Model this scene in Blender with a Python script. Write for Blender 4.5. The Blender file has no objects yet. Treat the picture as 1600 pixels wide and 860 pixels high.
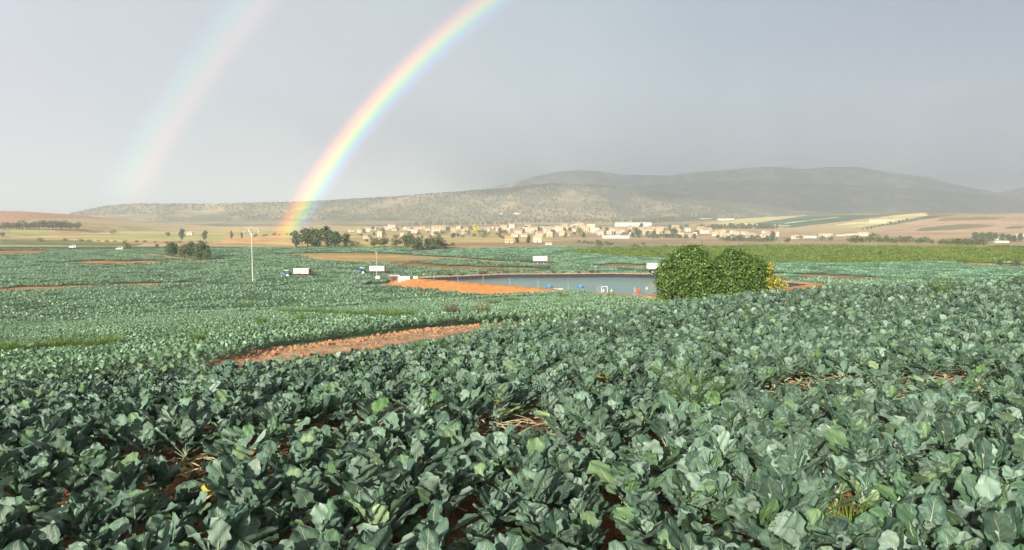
import bpy, math, random
import numpy as np
from mathutils import Vector, Matrix, Euler

# ------------------------------------------------------------------ camera, sky, sun, exposure
S = bpy.context.scene
C = S.collection
EYE = 17.0                      # eye height above datum; heights in the terrain are relative to the eye
F = 1240.0                      # focal length in units of a 1600 wide frame
PITCH = -math.atan(100.0 / F)
cam_d = bpy.data.cameras.new('camera')
cam = bpy.data.objects.new('camera', cam_d); C.objects.link(cam)
cam_d.sensor_width = 36.0; cam_d.lens = 36.0 * F / 1600.0
cam_d.clip_start = 0.05; cam_d.clip_end = 40000
cam.location = (0, 0, EYE); cam.rotation_euler = (math.pi / 2 + PITCH, 0, 0)
S.camera = cam

SUN_EL = math.radians(19.8)
ANTI_AZ = math.radians(22.5)    # antisolar azimuth, to the right of the view axis
sun_from = Vector((-math.sin(ANTI_AZ) * math.cos(SUN_EL), -math.cos(ANTI_AZ) * math.cos(SUN_EL), math.sin(SUN_EL)))
AXIS = -sun_from                # rainbow axis
sl = bpy.data.lights.new('sun', 'SUN'); sl.energy = 5.0; sl.angle = math.radians(0.55); sl.color = (1.0, 0.91, 0.77)
so = bpy.data.objects.new('sun', sl); C.objects.link(so)
so.rotation_euler = (-sun_from).to_track_quat('-Z', 'Y').to_euler()
so.location = (0, 0, 300)

S.view_settings.view_transform = 'Standard'; S.view_settings.look = 'None'
S.view_settings.gamma = 1.0; S.view_settings.exposure = 0.75; S.view_settings.use_curve_mapping = False
S.render.engine = 'CYCLES'
cy = S.cycles
cy.use_denoising = True
try: cy.denoiser = 'OPENIMAGEDENOISE'
except Exception: pass
cy.max_bounces = 6; cy.diffuse_bounces = 3; cy.glossy_bounces = 2; cy.transmission_bounces = 2
cy.transparent_max_bounces = 12; cy.volume_bounces = 2
cy.use_adaptive_sampling = True; cy.adaptive_threshold = 0.01
cy.caustics_reflective = False; cy.caustics_refractive = False

W = bpy.data.worlds.new('World'); S.world = W; W.use_nodes = True


class NT:
    """small node tree writer"""
    def __init__(s, tree): s.t = tree; s.t.nodes.clear()
    def n(s, kind, **kw):
        nd = s.t.nodes.new(kind)
        for k, v in kw.items():
            if k == 'inp':
                for a, b in v.items():
                    if isinstance(b, bpy.types.NodeSocket): s.t.links.new(b, nd.inputs[a])
                    else: nd.inputs[a].default_value = b
            else: setattr(nd, k, v)
        return nd
    def m(s, op, a, b=0.0, c=0.0, clamp=False):
        nd = s.t.nodes.new('ShaderNodeMath'); nd.operation = op; nd.use_clamp = clamp
        for i, v in enumerate((a, b, c)):
            if isinstance(v, bpy.types.NodeSocket): s.t.links.new(v, nd.inputs[i])
            else: nd.inputs[i].default_value = v
        return nd.outputs[0]
    def mix(s, f, a, b, mode='MIX'):
        nd = s.t.nodes.new('ShaderNodeMix'); nd.data_type = 'RGBA'; nd.blend_type = mode
        for i, v in ((0, f), (6, a), (7, b)):
            if isinstance(v, bpy.types.NodeSocket): s.t.links.new(v, nd.inputs[i])
            else: nd.inputs[i].default_value = (v if i == 0 else (*v, 1.0) if len(v) == 3 else v)
        return nd.outputs[2]
    def ramp(s, f, pts, interp='LINEAR'):
        nd = s.t.nodes.new('ShaderNodeValToRGB'); cr = nd.color_ramp; cr.interpolation = interp
        while len(cr.elements) > 1: cr.elements.remove(cr.elements[-1])
        for i, (p, c) in enumerate(pts):
            e = cr.elements[0] if i == 0 else cr.elements.new(p)
            e.position = p; e.color = (*c, 1.0) if len(c) == 3 else c
        s.t.links.new(f, nd.inputs[0]); return nd.outputs[0]
    def noise(s, vec, scale, detail=3.0, rough=0.5, out=0):
        nd = s.t.nodes.new('ShaderNodeTexNoise'); nd.inputs['Scale'].default_value = scale
        nd.inputs['Detail'].default_value = detail; nd.inputs['Roughness'].default_value = rough
        if vec is not None: s.t.links.new(vec, nd.inputs['Vector'])
        return nd.outputs[out]
    def link(s, a, b): s.t.links.new(a, b)


w = NT(W.node_tree)
out = w.n('ShaderNodeOutputWorld')
sky = w.n('ShaderNodeTexSky'); sky.sky_type = 'NISHITA'; sky.sun_disc = False
sky.sun_elevation = SUN_EL; sky.sun_rotation = math.atan2(sun_from.x, sun_from.y)
sky.air_density = 1.0; sky.dust_density = 2.0
bg1 = w.n('ShaderNodeBackground', inp={'Color': sky.outputs[0], 'Strength': 0.08})
tc = w.n('ShaderNodeTexCoord')
D = tc.outputs['Generated']
sep = w.n('ShaderNodeSeparateXYZ', inp={0: D})
dx, dy, dz = sep.outputs
az = w.m('ARCTAN2', dx, dy)                                   # radians, + to the right
naz = w.noise(D, 2.2, 4.0, 0.55)
azn = w.m('ADD', az, w.m('MULTIPLY', w.m('SUBTRACT', naz, 0.5), 0.16))
fa = w.m('ADD', w.m('MULTIPLY', azn, 1 / 1.8), 0.5, clamp=True)   # -0.9..0.9 rad -> 0..1
SKY_RAMP = [(0.0, (.70, .735, .86)), (.18, (.68, .72, .83)), (.32, (.595, .655, .74)), (.42, (.565, .635, .71)),
            (.52, (.49, .575, .67)), (.64, (.40, .485, .595)), (.80, (.355, .425, .55)), (1.0, (.34, .40, .525))]
cloud = w.ramp(fa, SKY_RAMP, 'EASE')
# paler bank low over the horizon, mottled cloud base
low = w.m('MULTIPLY', w.m('SUBTRACT', 1.0, w.m('MULTIPLY', dz, 9.0), clamp=True), 0.15)
cloud = w.mix(low, cloud, (.66, .66, .66))
nb = w.noise(D, 5.0, 5.0, 0.6)
cloud = w.mix(1.0, cloud, w.ramp(nb, [(0.3, (.96, .96, .965)), (0.7, (1.035, 1.035, 1.03))]), 'MULTIPLY')
mp = w.n('ShaderNodeMapping', inp={'Vector': D, 'Scale': (1.0, 1.0, 3.0)})
nw = w.noise(mp.outputs[0], 7.0, 6.0, 0.62)
wis = w.m('MULTIPLY', w.ramp(nw, [(0.60, (0, 0, 0)), (0.78, (1, 1, 1))]), 0.22)
cloud = w.mix(wis, cloud, (.62, .64, .70))
bg2 = w.n('ShaderNodeBackground', inp={'Color': cloud, 'Strength': .575})
# the storm fills the side away from the sun; behind the camera the sky is clear
front = w.m('ADD', w.m('MULTIPLY', dy, 1.6), 0.55, clamp=True)
ms = w.n('ShaderNodeMixShader', inp={0: front, 1: bg1.outputs[0], 2: bg2.outputs[0]})
w.link(ms.outputs[0], out.inputs['Surface'])

R = random.Random(7)
NR = np.random.default_rng(11)

# ------------------------------------------------------------------ small helpers
def tag(o, label, cat, group=None):
    o['label'] = label; o['category'] = cat
    if group: o['group'] = group
    return o

def kind(o, k): o['kind'] = k; return o

def empty(name, loc, rz=0.0, sc=1.0):
    o = bpy.data.objects.new(name, None); C.objects.link(o)
    o.location = loc; o.rotation_euler = (0, 0, rz); o.scale = (sc, sc, sc) if not hasattr(sc, '__len__') else sc
    o.empty_display_size = 0.3
    return o

def copy_tree(o, parent=None):
    c = o.copy(); C.objects.link(c); c.parent = parent
    for ch in list(o.children): copy_tree(ch, c)
    return c

def mesh_np(name, V, Fq, mat=None, col=None, uv=None, smooth=False, link=True, parent=None):
    """V (n,3); Fq (m,4) or (m,3) ints; col (n,3) point colours; uv (n,2) per point"""
    V = np.asarray(V, dtype=np.float32); Fq = np.asarray(Fq, dtype=np.int32)
    me = bpy.data.meshes.new(name); k = Fq.shape[1]
    me.vertices.add(len(V)); me.vertices.foreach_set('co', V.ravel())
    me.loops.add(Fq.size); me.loops.foreach_set('vertex_index', Fq.ravel())
    me.polygons.add(len(Fq)); me.polygons.foreach_set('loop_start', np.arange(0, Fq.size, k, dtype=np.int32))
    if smooth: me.polygons.foreach_set('use_smooth', np.ones(len(Fq), dtype=bool))
    if col is not None:
        a = me.color_attributes.new('Col', 'FLOAT_COLOR', 'POINT')
        a.data.foreach_set('color', np.c_[col, np.ones(len(V))].astype(np.float32).ravel())
    if uv is not None:
        u = me.uv_layers.new(name='UVMap')
        u.data.foreach_set('uv', np.asarray(uv, dtype=np.float32)[Fq.ravel()].ravel())
    me.update(calc_edges=True)
    if mat: me.materials.append(mat)
    o = bpy.data.objects.new(name, me)
    if link: C.objects.link(o)
    if parent: o.parent = parent
    return o


class MB:
    """collects boxes, tubes, prisms; build() links them as one mesh"""
    def __init__(s): s.v = []; s.f = []
    def add(s, vs, fs):
        b = len(s.v); s.v += [tuple(v) for v in vs]; s.f += [tuple(i + b for i in f) for f in fs]; return s
    def box(s, x0, y0, z0, x1, y1, z1):
        return s.add([(x0, y0, z0), (x1, y0, z0), (x1, y1, z0), (x0, y1, z0), (x0, y0, z1), (x1, y0, z1), (x1, y1, z1), (x0, y1, z1)],
                     [(0, 3, 2, 1), (4, 5, 6, 7), (0, 1, 5, 4), (1, 2, 6, 5), (2, 3, 7, 6), (3, 0, 4, 7)])
    def prism(s, prof, y0, y1):
        """profile of (x,z) extruded along y"""
        n = len(prof)
        vs = [(x, y0, z) for x, z in prof] + [(x, y1, z) for x, z in prof]
        fs = [tuple(range(n)), tuple(range(2 * n - 1, n - 1, -1))]
        fs += [(i, i + n, (i + 1) % n + n, (i + 1) % n) for i in range(n)]
        return s.add(vs, fs)
    def tube(s, pts, rad, seg=8):
        pts = [Vector(p) for p in pts]
        rad = rad if hasattr(rad, '__len__') else [rad] * len(pts)
        vs = []; fs = []
        for i, p in enumerate(pts):
            d = (pts[min(i + 1, len(pts) - 1)] - pts[max(i - 1, 0)]).normalized()
            a = d.cross(Vector((0, 0, 1)) if abs(d.z) < .9 else Vector((1, 0, 0))).normalized(); b = d.cross(a)
            for k in range(seg):
                t = 2 * math.pi * k / seg
                vs.append(p + (a * math.cos(t) + b * math.sin(t)) * rad[i])
        for i in range(len(pts) - 1):
            for k in range(seg):
                k2 = (k + 1) % seg
                fs.append((i * seg + k, i * seg + k2, (i + 1) * seg + k2, (i + 1) * seg + k))
        fs.append(tuple(range(seg - 1, -1, -1))); L = (len(pts) - 1) * seg
        fs.append(tuple(range(L, L + seg)))
        return s.add(vs, fs)
    def wheel(s, x, y, z, r, wd, seg=18):
        return s.tube([(x, y - wd / 2, z), (x, y - wd / 2 + .02, z), (x, y + wd / 2 - .02, z), (x, y + wd / 2, z)], [r * .93, r, r, r * .93], seg)
    def lathe(s, prof, x=0, y=0, z=0, seg=14):
        vs = []; fs = []
        for r, h in prof:
            for k in range(seg):
                t = 2 * math.pi * k / seg; vs.append((x + r * math.cos(t), y + r * math.sin(t), z + h))
        for i in range(len(prof) - 1):
            for k in range(seg):
                k2 = (k + 1) % seg; fs.append((i * seg + k, i * seg + k2, (i + 1) * seg + k2, (i + 1) * seg + k))
        return s.add(vs, fs)
    def build(s, name, mat, parent=None, smooth=False, link=True):
        me = bpy.data.meshes.new(name); me.from_pydata(s.v, [], s.f); me.update()
        if smooth:
            for p in me.polygons: p.use_smooth = True
        me.materials.append(mat)
        o = bpy.data.objects.new(name, me)
        if link: C.objects.link(o)
        if parent: o.parent = parent
        return o


# ------------------------------------------------------------------ materials
def new_mat(name):
    m = bpy.data.materials.new(name); m.use_nodes = True
    return m, NT(m.node_tree)

def simple(name, col, rough=.6, spec=.3, var=.12, scale=4.0, metal=0.0, bump=0.0):
    m, t = new_mat(name)
    o = t.n('ShaderNodeOutputMaterial'); g = t.n('ShaderNodeTexCoord')
    n = t.noise(g.outputs['Object'], scale, 4.0, .6)
    c = t.mix(1.0, col, t.ramp(n, [(.3, (1 - var,) * 3), (.7, (1 + var,) * 3)]), 'MULTIPLY')
    p = t.n('ShaderNodeBsdfPrincipled', inp={'Base Color': c, 'Roughness': rough, 'Specular IOR Level': spec, 'Metallic': metal})
    if bump:
        b = t.n('ShaderNodeBump', inp={'Height': n, 'Strength': bump, 'Distance': .05}); t.link(b.outputs[0], p.inputs['Normal'])
    t.link(p.outputs[0], o.inputs[0]); return m

def leafy(name, tint=(1, 1, 1), trans=.25, rough=.55, spec=.3, rnd=.25):
    """foliage: colour comes from the per-leaf attribute; each plant differs a little"""
    m, t = new_mat(name)
    o = t.n('ShaderNodeOutputMaterial'); a = t.n('ShaderNodeVertexColor', layer_name='Col')
    oi = t.n('ShaderNodeObjectInfo')
    c = t.mix(1.0, a.outputs[0], tint, 'MULTIPLY')
    hsv = t.n('ShaderNodeHueSaturation', inp={'Color': c})
    t.link(t.m('ADD', t.m('MULTIPLY', oi.outputs['Random'], rnd), 1 - rnd / 2), hsv.inputs['Value'])
    p = t.n('ShaderNodeBsdfPrincipled', inp={'Base Color': hsv.outputs[0], 'Roughness': rough, 'Specular IOR Level': spec})
    tr = t.n('ShaderNodeBsdfTranslucent', inp={'Color': hsv.outputs[0]})
    x = t.n('ShaderNodeMixShader', inp={0: trans, 1: p.outputs[0], 2: tr.outputs[0]})
    t.link(x.outputs[0], o.inputs[0]); return m

def crop_leaf_mat():
    m, t = new_mat('brassica leaf')
    o = t.n('ShaderNodeOutputMaterial'); a = t.n('ShaderNodeVertexColor', layer_name='Col')
    uv = t.n('ShaderNodeUVMap', uv_map='UVMap'); sp = t.n('ShaderNodeSeparateXYZ', inp={0: uv.outputs[0]})
    u = sp.outputs[0]; v = t.m('SUBTRACT', sp.outputs[1], 2.0); av = t.m('ABSOLUTE', v)
    oi = t.n('ShaderNodeObjectInfo')
    # midrib narrowing to the tip
    wid = t.m('MULTIPLY', t.m('SUBTRACT', 1.12, u), 0.078)
    rib = t.m('SUBTRACT', 1.0, t.m('DIVIDE', av, wid), clamp=True)
    rib = t.m('MULTIPLY', rib, 2.2, clamp=True)
    # side veins rising from the midrib
    ph = t.m('MULTIPLY', t.m('SUBTRACT', u, t.m('MULTIPLY', av, .42)), 6.5)
    sgn = t.m('MULTIPLY', t.m('SIGN', v), .25)
    fr = t.m('ABSOLUTE', t.m('SUBTRACT', t.m('FRACT', t.m('ADD', ph, sgn)), .5))
    vw = t.m('MULTIPLY', t.m('SUBTRACT', 1.05, av, clamp=True), .085)
    vein = t.m('SUBTRACT', 1.0, t.m('DIVIDE', fr, t.m('ADD', vw, .012)), clamp=True)
    vein = t.m('MULTIPLY', vein, .55)
    pet = t.m('LESS_THAN', u, 0.0)
    vv = t.m('MAXIMUM', t.m('MAXIMUM', rib, vein), pet)
    g = t.n('ShaderNodeTexCoord')
    n1 = t.noise(g.outputs['Object'], 9.0, 4.0, .6); n2 = t.noise(g.outputs['Object'], 60.0, 2.0, .5)
    base = t.mix(1.0, a.outputs[0], t.ramp(n1, [(.3, (.82, .86, .86)), (.7, (1.16, 1.12, 1.1))]), 'MULTIPLY')
    pale = t.mix(.82, base, (.44, .52, .33))
    bf = t.n('ShaderNodeNewGeometry').outputs['Backfacing']
    base = t.mix(t.m('MULTIPLY', bf, .16), base, (.26, .33, .27))      # paler underside
    c = t.mix(vv, base, pale)
    hsv = t.n('ShaderNodeHueSaturation', inp={'Color': c})
    t.link(t.m('ADD', t.m('MULTIPLY', oi.outputs['Random'], .3), .85), hsv.inputs['Value'])
    h = t.m('ADD', t.m('MULTIPLY', vv, -.5), t.m('MULTIPLY', n2, .35))
    h = t.m('ADD', h, t.m('MULTIPLY', n1, .8))
    b = t.n('ShaderNodeBump', inp={'Height': h, 'Strength': .55, 'Distance': .012})
    p = t.n('ShaderNodeBsdfPrincipled', inp={'Base Color': hsv.outputs[0], 'Roughness': .48, 'Specular IOR Level': .45, 'Normal': b.outputs[0]})
    tr = t.n('ShaderNodeBsdfTranslucent', inp={'Color': hsv.outputs[0]})
    x = t.n('ShaderNodeMixShader', inp={0: .18, 1: p.outputs[0], 2: tr.outputs[0]})
    t.link(x.outputs[0], o.inputs[0]); return m

def ground_mat(name, scale, var, bump, dist, rough=.9, fine=0.0):
    """soil and fields: patch colour per point, broken up by noise in metres"""
    m, t = new_mat(name)
    o = t.n('ShaderNodeOutputMaterial'); a = t.n('ShaderNodeVertexColor', layer_name='Col')
    g = t.n('ShaderNodeTexCoord').outputs['Object']
    n1 = t.noise(g, scale, 6.0, .65); n2 = t.noise(g, scale * 6.3, 4.0, .6)
    c = t.mix(1.0, a.outputs[0], t.ramp(n1, [(.28, (1 - var,) * 3), (.72, (1 + var,) * 3)]), 'MULTIPLY')
    c = t.mix(1.0, c, t.ramp(n2, [(.3, (1 - var * .8,) * 3), (.7, (1 + var * .8,) * 3)]), 'MULTIPLY')
    b = t.n('ShaderNodeBump', inp={'Height': t.m('ADD', n1, t.m('MULTIPLY', n2, .5)), 'Strength': bump, 'Distance': dist})
    p = t.n('ShaderNodeBsdfPrincipled', inp={'Base Color': c, 'Roughness': rough, 'Specular IOR Level': .15, 'Normal': b.outputs[0]})
    t.link(p.outputs[0], o.inputs[0]); return m

M = {}
M['leaf'] = crop_leaf_mat()
M['crop'] = leafy('field crop leaf', (1.30, 1.20, 1.20), .12, .40, .45, .07)
M['pale_crop'] = leafy('paler field crop leaf', (1.22, 1.25, 1.32), .12, .42, .4, .06)
M['tree'] = leafy('tree leaf', (1, 1, 1), .14, .5, .35, .3)
M['weed'] = leafy('weed leaf', (1, 1, 1), .3, .6, .2, .2)
M['debris'] = leafy('dry crop debris', (1, 1, 1), .1, .8, .1, .2)
M['soil'] = ground_mat('red soil', 1.3, .22, .8, .25)
M['field'] = ground_mat('field soil', .35, .22, .5, .4)
M['far'] = ground_mat('hillside', .03, .20, .6, 6.0)
M['clod'] = simple('soil clod', (.44, .25, .145), .95, .1, .25, 5.0, bump=.5)
M['bark'] = simple('bark', (.075, .055, .04), .9, .1, .3, 9.0, bump=.6)
M['white'] = simple('white paint', (.72, .72, .68), .45, .4, .08, 2.0)
M['galv'] = simple('galvanised steel', (.62, .63, .63), .4, .5, .1, 3.0, .25)
M['canvas'] = simple('cream canvas', (.78, .75, .66), .7, .2, .08, 1.5)
M['blue'] = simple('blue paint', (.05, .20, .33), .35, .5, .15, 3.0)
M['float_blue'] = simple('blue float plastic', (.03, .22, .50), .4, .5, .1, 3.0)
M['red'] = simple('red float plastic', (.70, .08, .05), .4, .5, .1, 3.0)
M['rubber'] = simple('tyre rubber', (.02, .02, .02), .8, .2, .2, 8.0)
M['dark'] = simple('dark steel', (.05, .05, .05), .6, .4, .2, 5.0)
M['rust'] = simple('rusty brown steel', (.20, .10, .06), .8, .2, .3, 4.0)
M['glass'] = simple('window glass', (.03, .04, .05), .12, .6, .1, 1.0)
M['shutter'] = simple('window shade', (.10, .08, .065), .5, .4, .2, 1.0)
WALLS = [simple('cream render', (.64, .57, .44), .85, .15, .10, .6), simple('white render', (.68, .65, .59), .85, .15, .08, .6),
         simple('ochre render', (.56, .46, .31), .85, .15, .12, .6), simple('pale pink render', (.60, .51, .43), .85, .15, .1, .6)]
ROOFS = [simple('terracotta tile', (.50, .30, .19), .85, .15, .2, .8), simple('faded tile', (.58, .43, .30), .85, .15, .2, .8),
         simple('pale sheet roof', (.66, .63, .57), .6, .3, .08, .5)]

# ------------------------------------------------------------------ terrain
def sm(a, b, x):
    t = np.clip((np.asarray(x, float) - a) / (b - a), 0, 1); return t * t * (3 - 2 * t)

_perm = np.random.default_rng(3).permutation(512)
def vnoise(x, y):
    """value noise -1..1"""
    x = np.asarray(x, float); y = np.asarray(y, float)
    xi = np.floor(x).astype(int); yi = np.floor(y).astype(int); fx = x - xi; fy = y - yi
    def hsh(i, j): return _perm[(_perm[i & 511] + j) & 511] / 255.5 - 1.0
    u = fx * fx * (3 - 2 * fx); v = fy * fy * (3 - 2 * fy)
    return (hsh(xi, yi) * (1 - u) + hsh(xi + 1, yi) * u) * (1 - v) + (hsh(xi, yi + 1) * (1 - u) + hsh(xi + 1, yi + 1) * u) * v
def fbm(x, y, o=4):
    r = 0; a = .5
    for k in range(o): r = r + a * vnoise(x + 17.3 * k, y - 9.1 * k); x = x * 2.03; y = y * 2.03; a *= .5
    return r

EA = np.array([-200, -60, -14.1, -.05, 2.9, 8.4, 15.5, 22.7, 31.9, 55, 200.])
EB = np.array([17, 16, 15.2, 14.6, 14.2, 15.4, 17.0, 16.2, 14.8, 13, 12.])
def s_edge(X, Y):
    """metres beyond the edge of the near terrace"""
    a = X * .84 + Y * .54; b = -X * .54 + Y * .84
    return b - np.interp(a, EA, EB)

XR = lambda s: -3.4 + .42 * (np.asarray(s) - 4.5)      # where the crop closes over the track at its right end
RIM = -13.5; WATER = -14.57
POND = np.array([(-21, 161), (-2, 171), (22, 173), (44, 168), (56, 147), (40, 132), (20, 127)], float)
def poly_sd(P, X, Y):
    X = np.asarray(X, float); Y = np.asarray(Y, float)
    d = np.full(X.shape, 1e18); ins = np.zeros(X.shape, bool)
    for i in range(len(P)):
        a = P[i]; b = P[(i + 1) % len(P)]; e = b - a
        t = np.clip(((X - a[0]) * e[0] + (Y - a[1]) * e[1]) / (e @ e), 0, 1)
        d = np.minimum(d, (X - a[0] - t * e[0]) ** 2 + (Y - a[1] - t * e[1]) ** 2)
        c = ((a[1] > Y) != (b[1] > Y)) & (X < (b[0] - a[0]) * (Y - a[1]) / (b[1] - a[1] + 1e-12) + a[0])
        ins ^= c
    d = np.sqrt(d); return np.where(ins, -d, d)

def sil(pts, Dist):
    """silhouette seen from the terrace -> a ridge line standing at depth Dist: (X, height above eye)"""
    p = np.array(pts, float); return (p[:, 0] - 800) / F * Dist, (330 - p[:, 1]) / F * Dist

RIDGES = [   # silhouette points, depth, front slope length, back slope length
    ([(-500, 318), (-200, 326), (0, 330), (40, 334), (70, 339), (110, 347), (150, 356), (190, 370)], 900, 260, 500),
    ([(900, 372), (1000, 358), (1100, 348), (1170, 342), (1250, 337.5), (1320, 334), (1400, 331), (1480, 332.5), (1600, 333), (1750, 330), (2000, 332), (2500, 335)], 1500, 800, 500),
    ([(120, 352), (146, 352), (158, 341), (172, 328), (190, 321), (230, 319), (300, 319.5), (450, 317), (520, 314), (600, 309), (700, 302), (780, 296), (860, 288), (940, 291), (1010, 299), (1100, 312), (1250, 330), (1400, 345), (1600, 352)], 2300, 430, 700),
    ([(700, 345), (820, 312), (900, 301), (980, 293), (1060, 287), (1150, 284), (1230, 288), (1330, 291), (1420, 297), (1500, 305), (1580, 313), (1700, 318), (2200, 326)], 3200, 900, 700),
    ([(500, 345), (640, 318), (740, 297), (800, 287), (830, 278), (870, 269.5), (900, 267), (935, 269), (975, 274.5), (1000, 274), (1040, 275.5), (1085, 270), (1130, 267), (1185, 262), (1212, 262), (1245, 266), (1290, 262), (1332, 262), (1370, 269), (1430, 277), (1480, 289), (1540, 302), (1562, 303), (1582, 299), (1610, 291), (1700, 280), (1900, 285), (2400, 300)], 4300, 900, 900),
]
RIDGES = [(*sil(p, d), d, wf, wb) for p, d, wf, wb in RIDGES]

def h(X, Y):
    """terrain height relative to the eye"""
    X = np.asarray(X, float); Y = np.asarray(Y, float)
    s = s_edge(X, Y)
    ter = -2.24 - .066 * (np.clip(Y, 3, 18) - 4)
    ter = ter + .05 * fbm(X * .35, Y * .35, 3)
    ter = ter - .34 * sm(-6, 2, s) * (1 - sm(0, 6, X)) + .18 * sm(3, 9, X)
    up = ter + (-4.95 - ter) * sm(0, 10, s)
    sl_ = np.where(s < 12, up, -4.95 - (.108 + .22 * sm(9, 26, X)) * (s - 12))
    sl_ = sl_ + .05 * fbm(X * .03 + 5, Y * .03, 3) * sm(14, 40, s)
    base = -15 - 9 * sm(340, 640, Y) + .25 * fbm(X * .012, Y * .012, 2) * sm(250, 400, Y)
    z = np.where(sl_ > base + .6, sl_, base + .6 * np.exp(np.clip((sl_ - base) / .6 - 1, -30, 0)))
    z = np.where(Y < -30, -2.3, z)
    for rx, rz, d, wf, wb in RIDGES:
        if np.any(Y > d - wf):
            top = np.interp(X, rx, rz)
            # gullies running down the front
            q = (Y - d)
            f_ = np.where(q < 0, sm(-wf, 0, q) ** 1.15, 1 - sm(0, wb, q))
            gul = fbm(X / (d * .045) + d, Y / (d * .14), 4) * (.16 if d > 2000 else .05) * 4 * f_ * (1 - f_)
            zz = -24.5 + (top + 24.5) * (f_ + gul)
            z = np.maximum(z, zz)
    # reservoir: raised bank, lined basin
    near = (np.abs(X - 18) < 60) & (np.abs(Y - 150) < 45)
    if np.any(near):
        q = poly_sd(POND, np.where(near, X, 0), np.where(near, Y, 0))
        bank = RIM - 1.9 * np.clip((q - 1.6) / 4.2, 0, 1)
        basin = RIM + np.clip(q / 1.5, -2.6, 0)
        zb = np.where(q > 0, bank, basin)
        z = np.where(near & (q < 6), np.where(q < 1.6, zb, np.maximum(z, zb)), z)
    return z

sp_, cp_ = math.sin(PITCH), math.cos(PITCH)
def ray(x, y):
    a = (x - 800) / F; b = (430 - y) / F
    return np.array([a, cp_ - b * sp_, sp_ + b * cp_])
_T = np.concatenate([np.geomspace(2.5, 1600, 4200), np.geomspace(1604, 9000, 500)])
def at(x, y, z=None):
    """where the sight line through photo pixel (x, y) meets the ground (or the level z, relative to the eye) -> world X, Y, Z"""
    d = ray(x, y)
    if z is not None:
        t = z / d[2]; return Vector((d[0] * t, d[1] * t, z + EYE))
    P = _T[:, None] * d[None, :]
    below = P[:, 2] <= h(P[:, 0], P[:, 1])
    i = int(np.argmax(below)) if below.any() else len(_T) - 1
    X, Y = P[i, 0], P[i, 1]
    return Vector((X, Y, float(h(np.array([X]), np.array([Y]))[0]) + EYE))
def gz(x, y): return float(h(np.array([x], float), np.array([y], float))[0]) + EYE
def world_poly(px): return np.array([at(x, y)[:2] for x, y in px], float)

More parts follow.
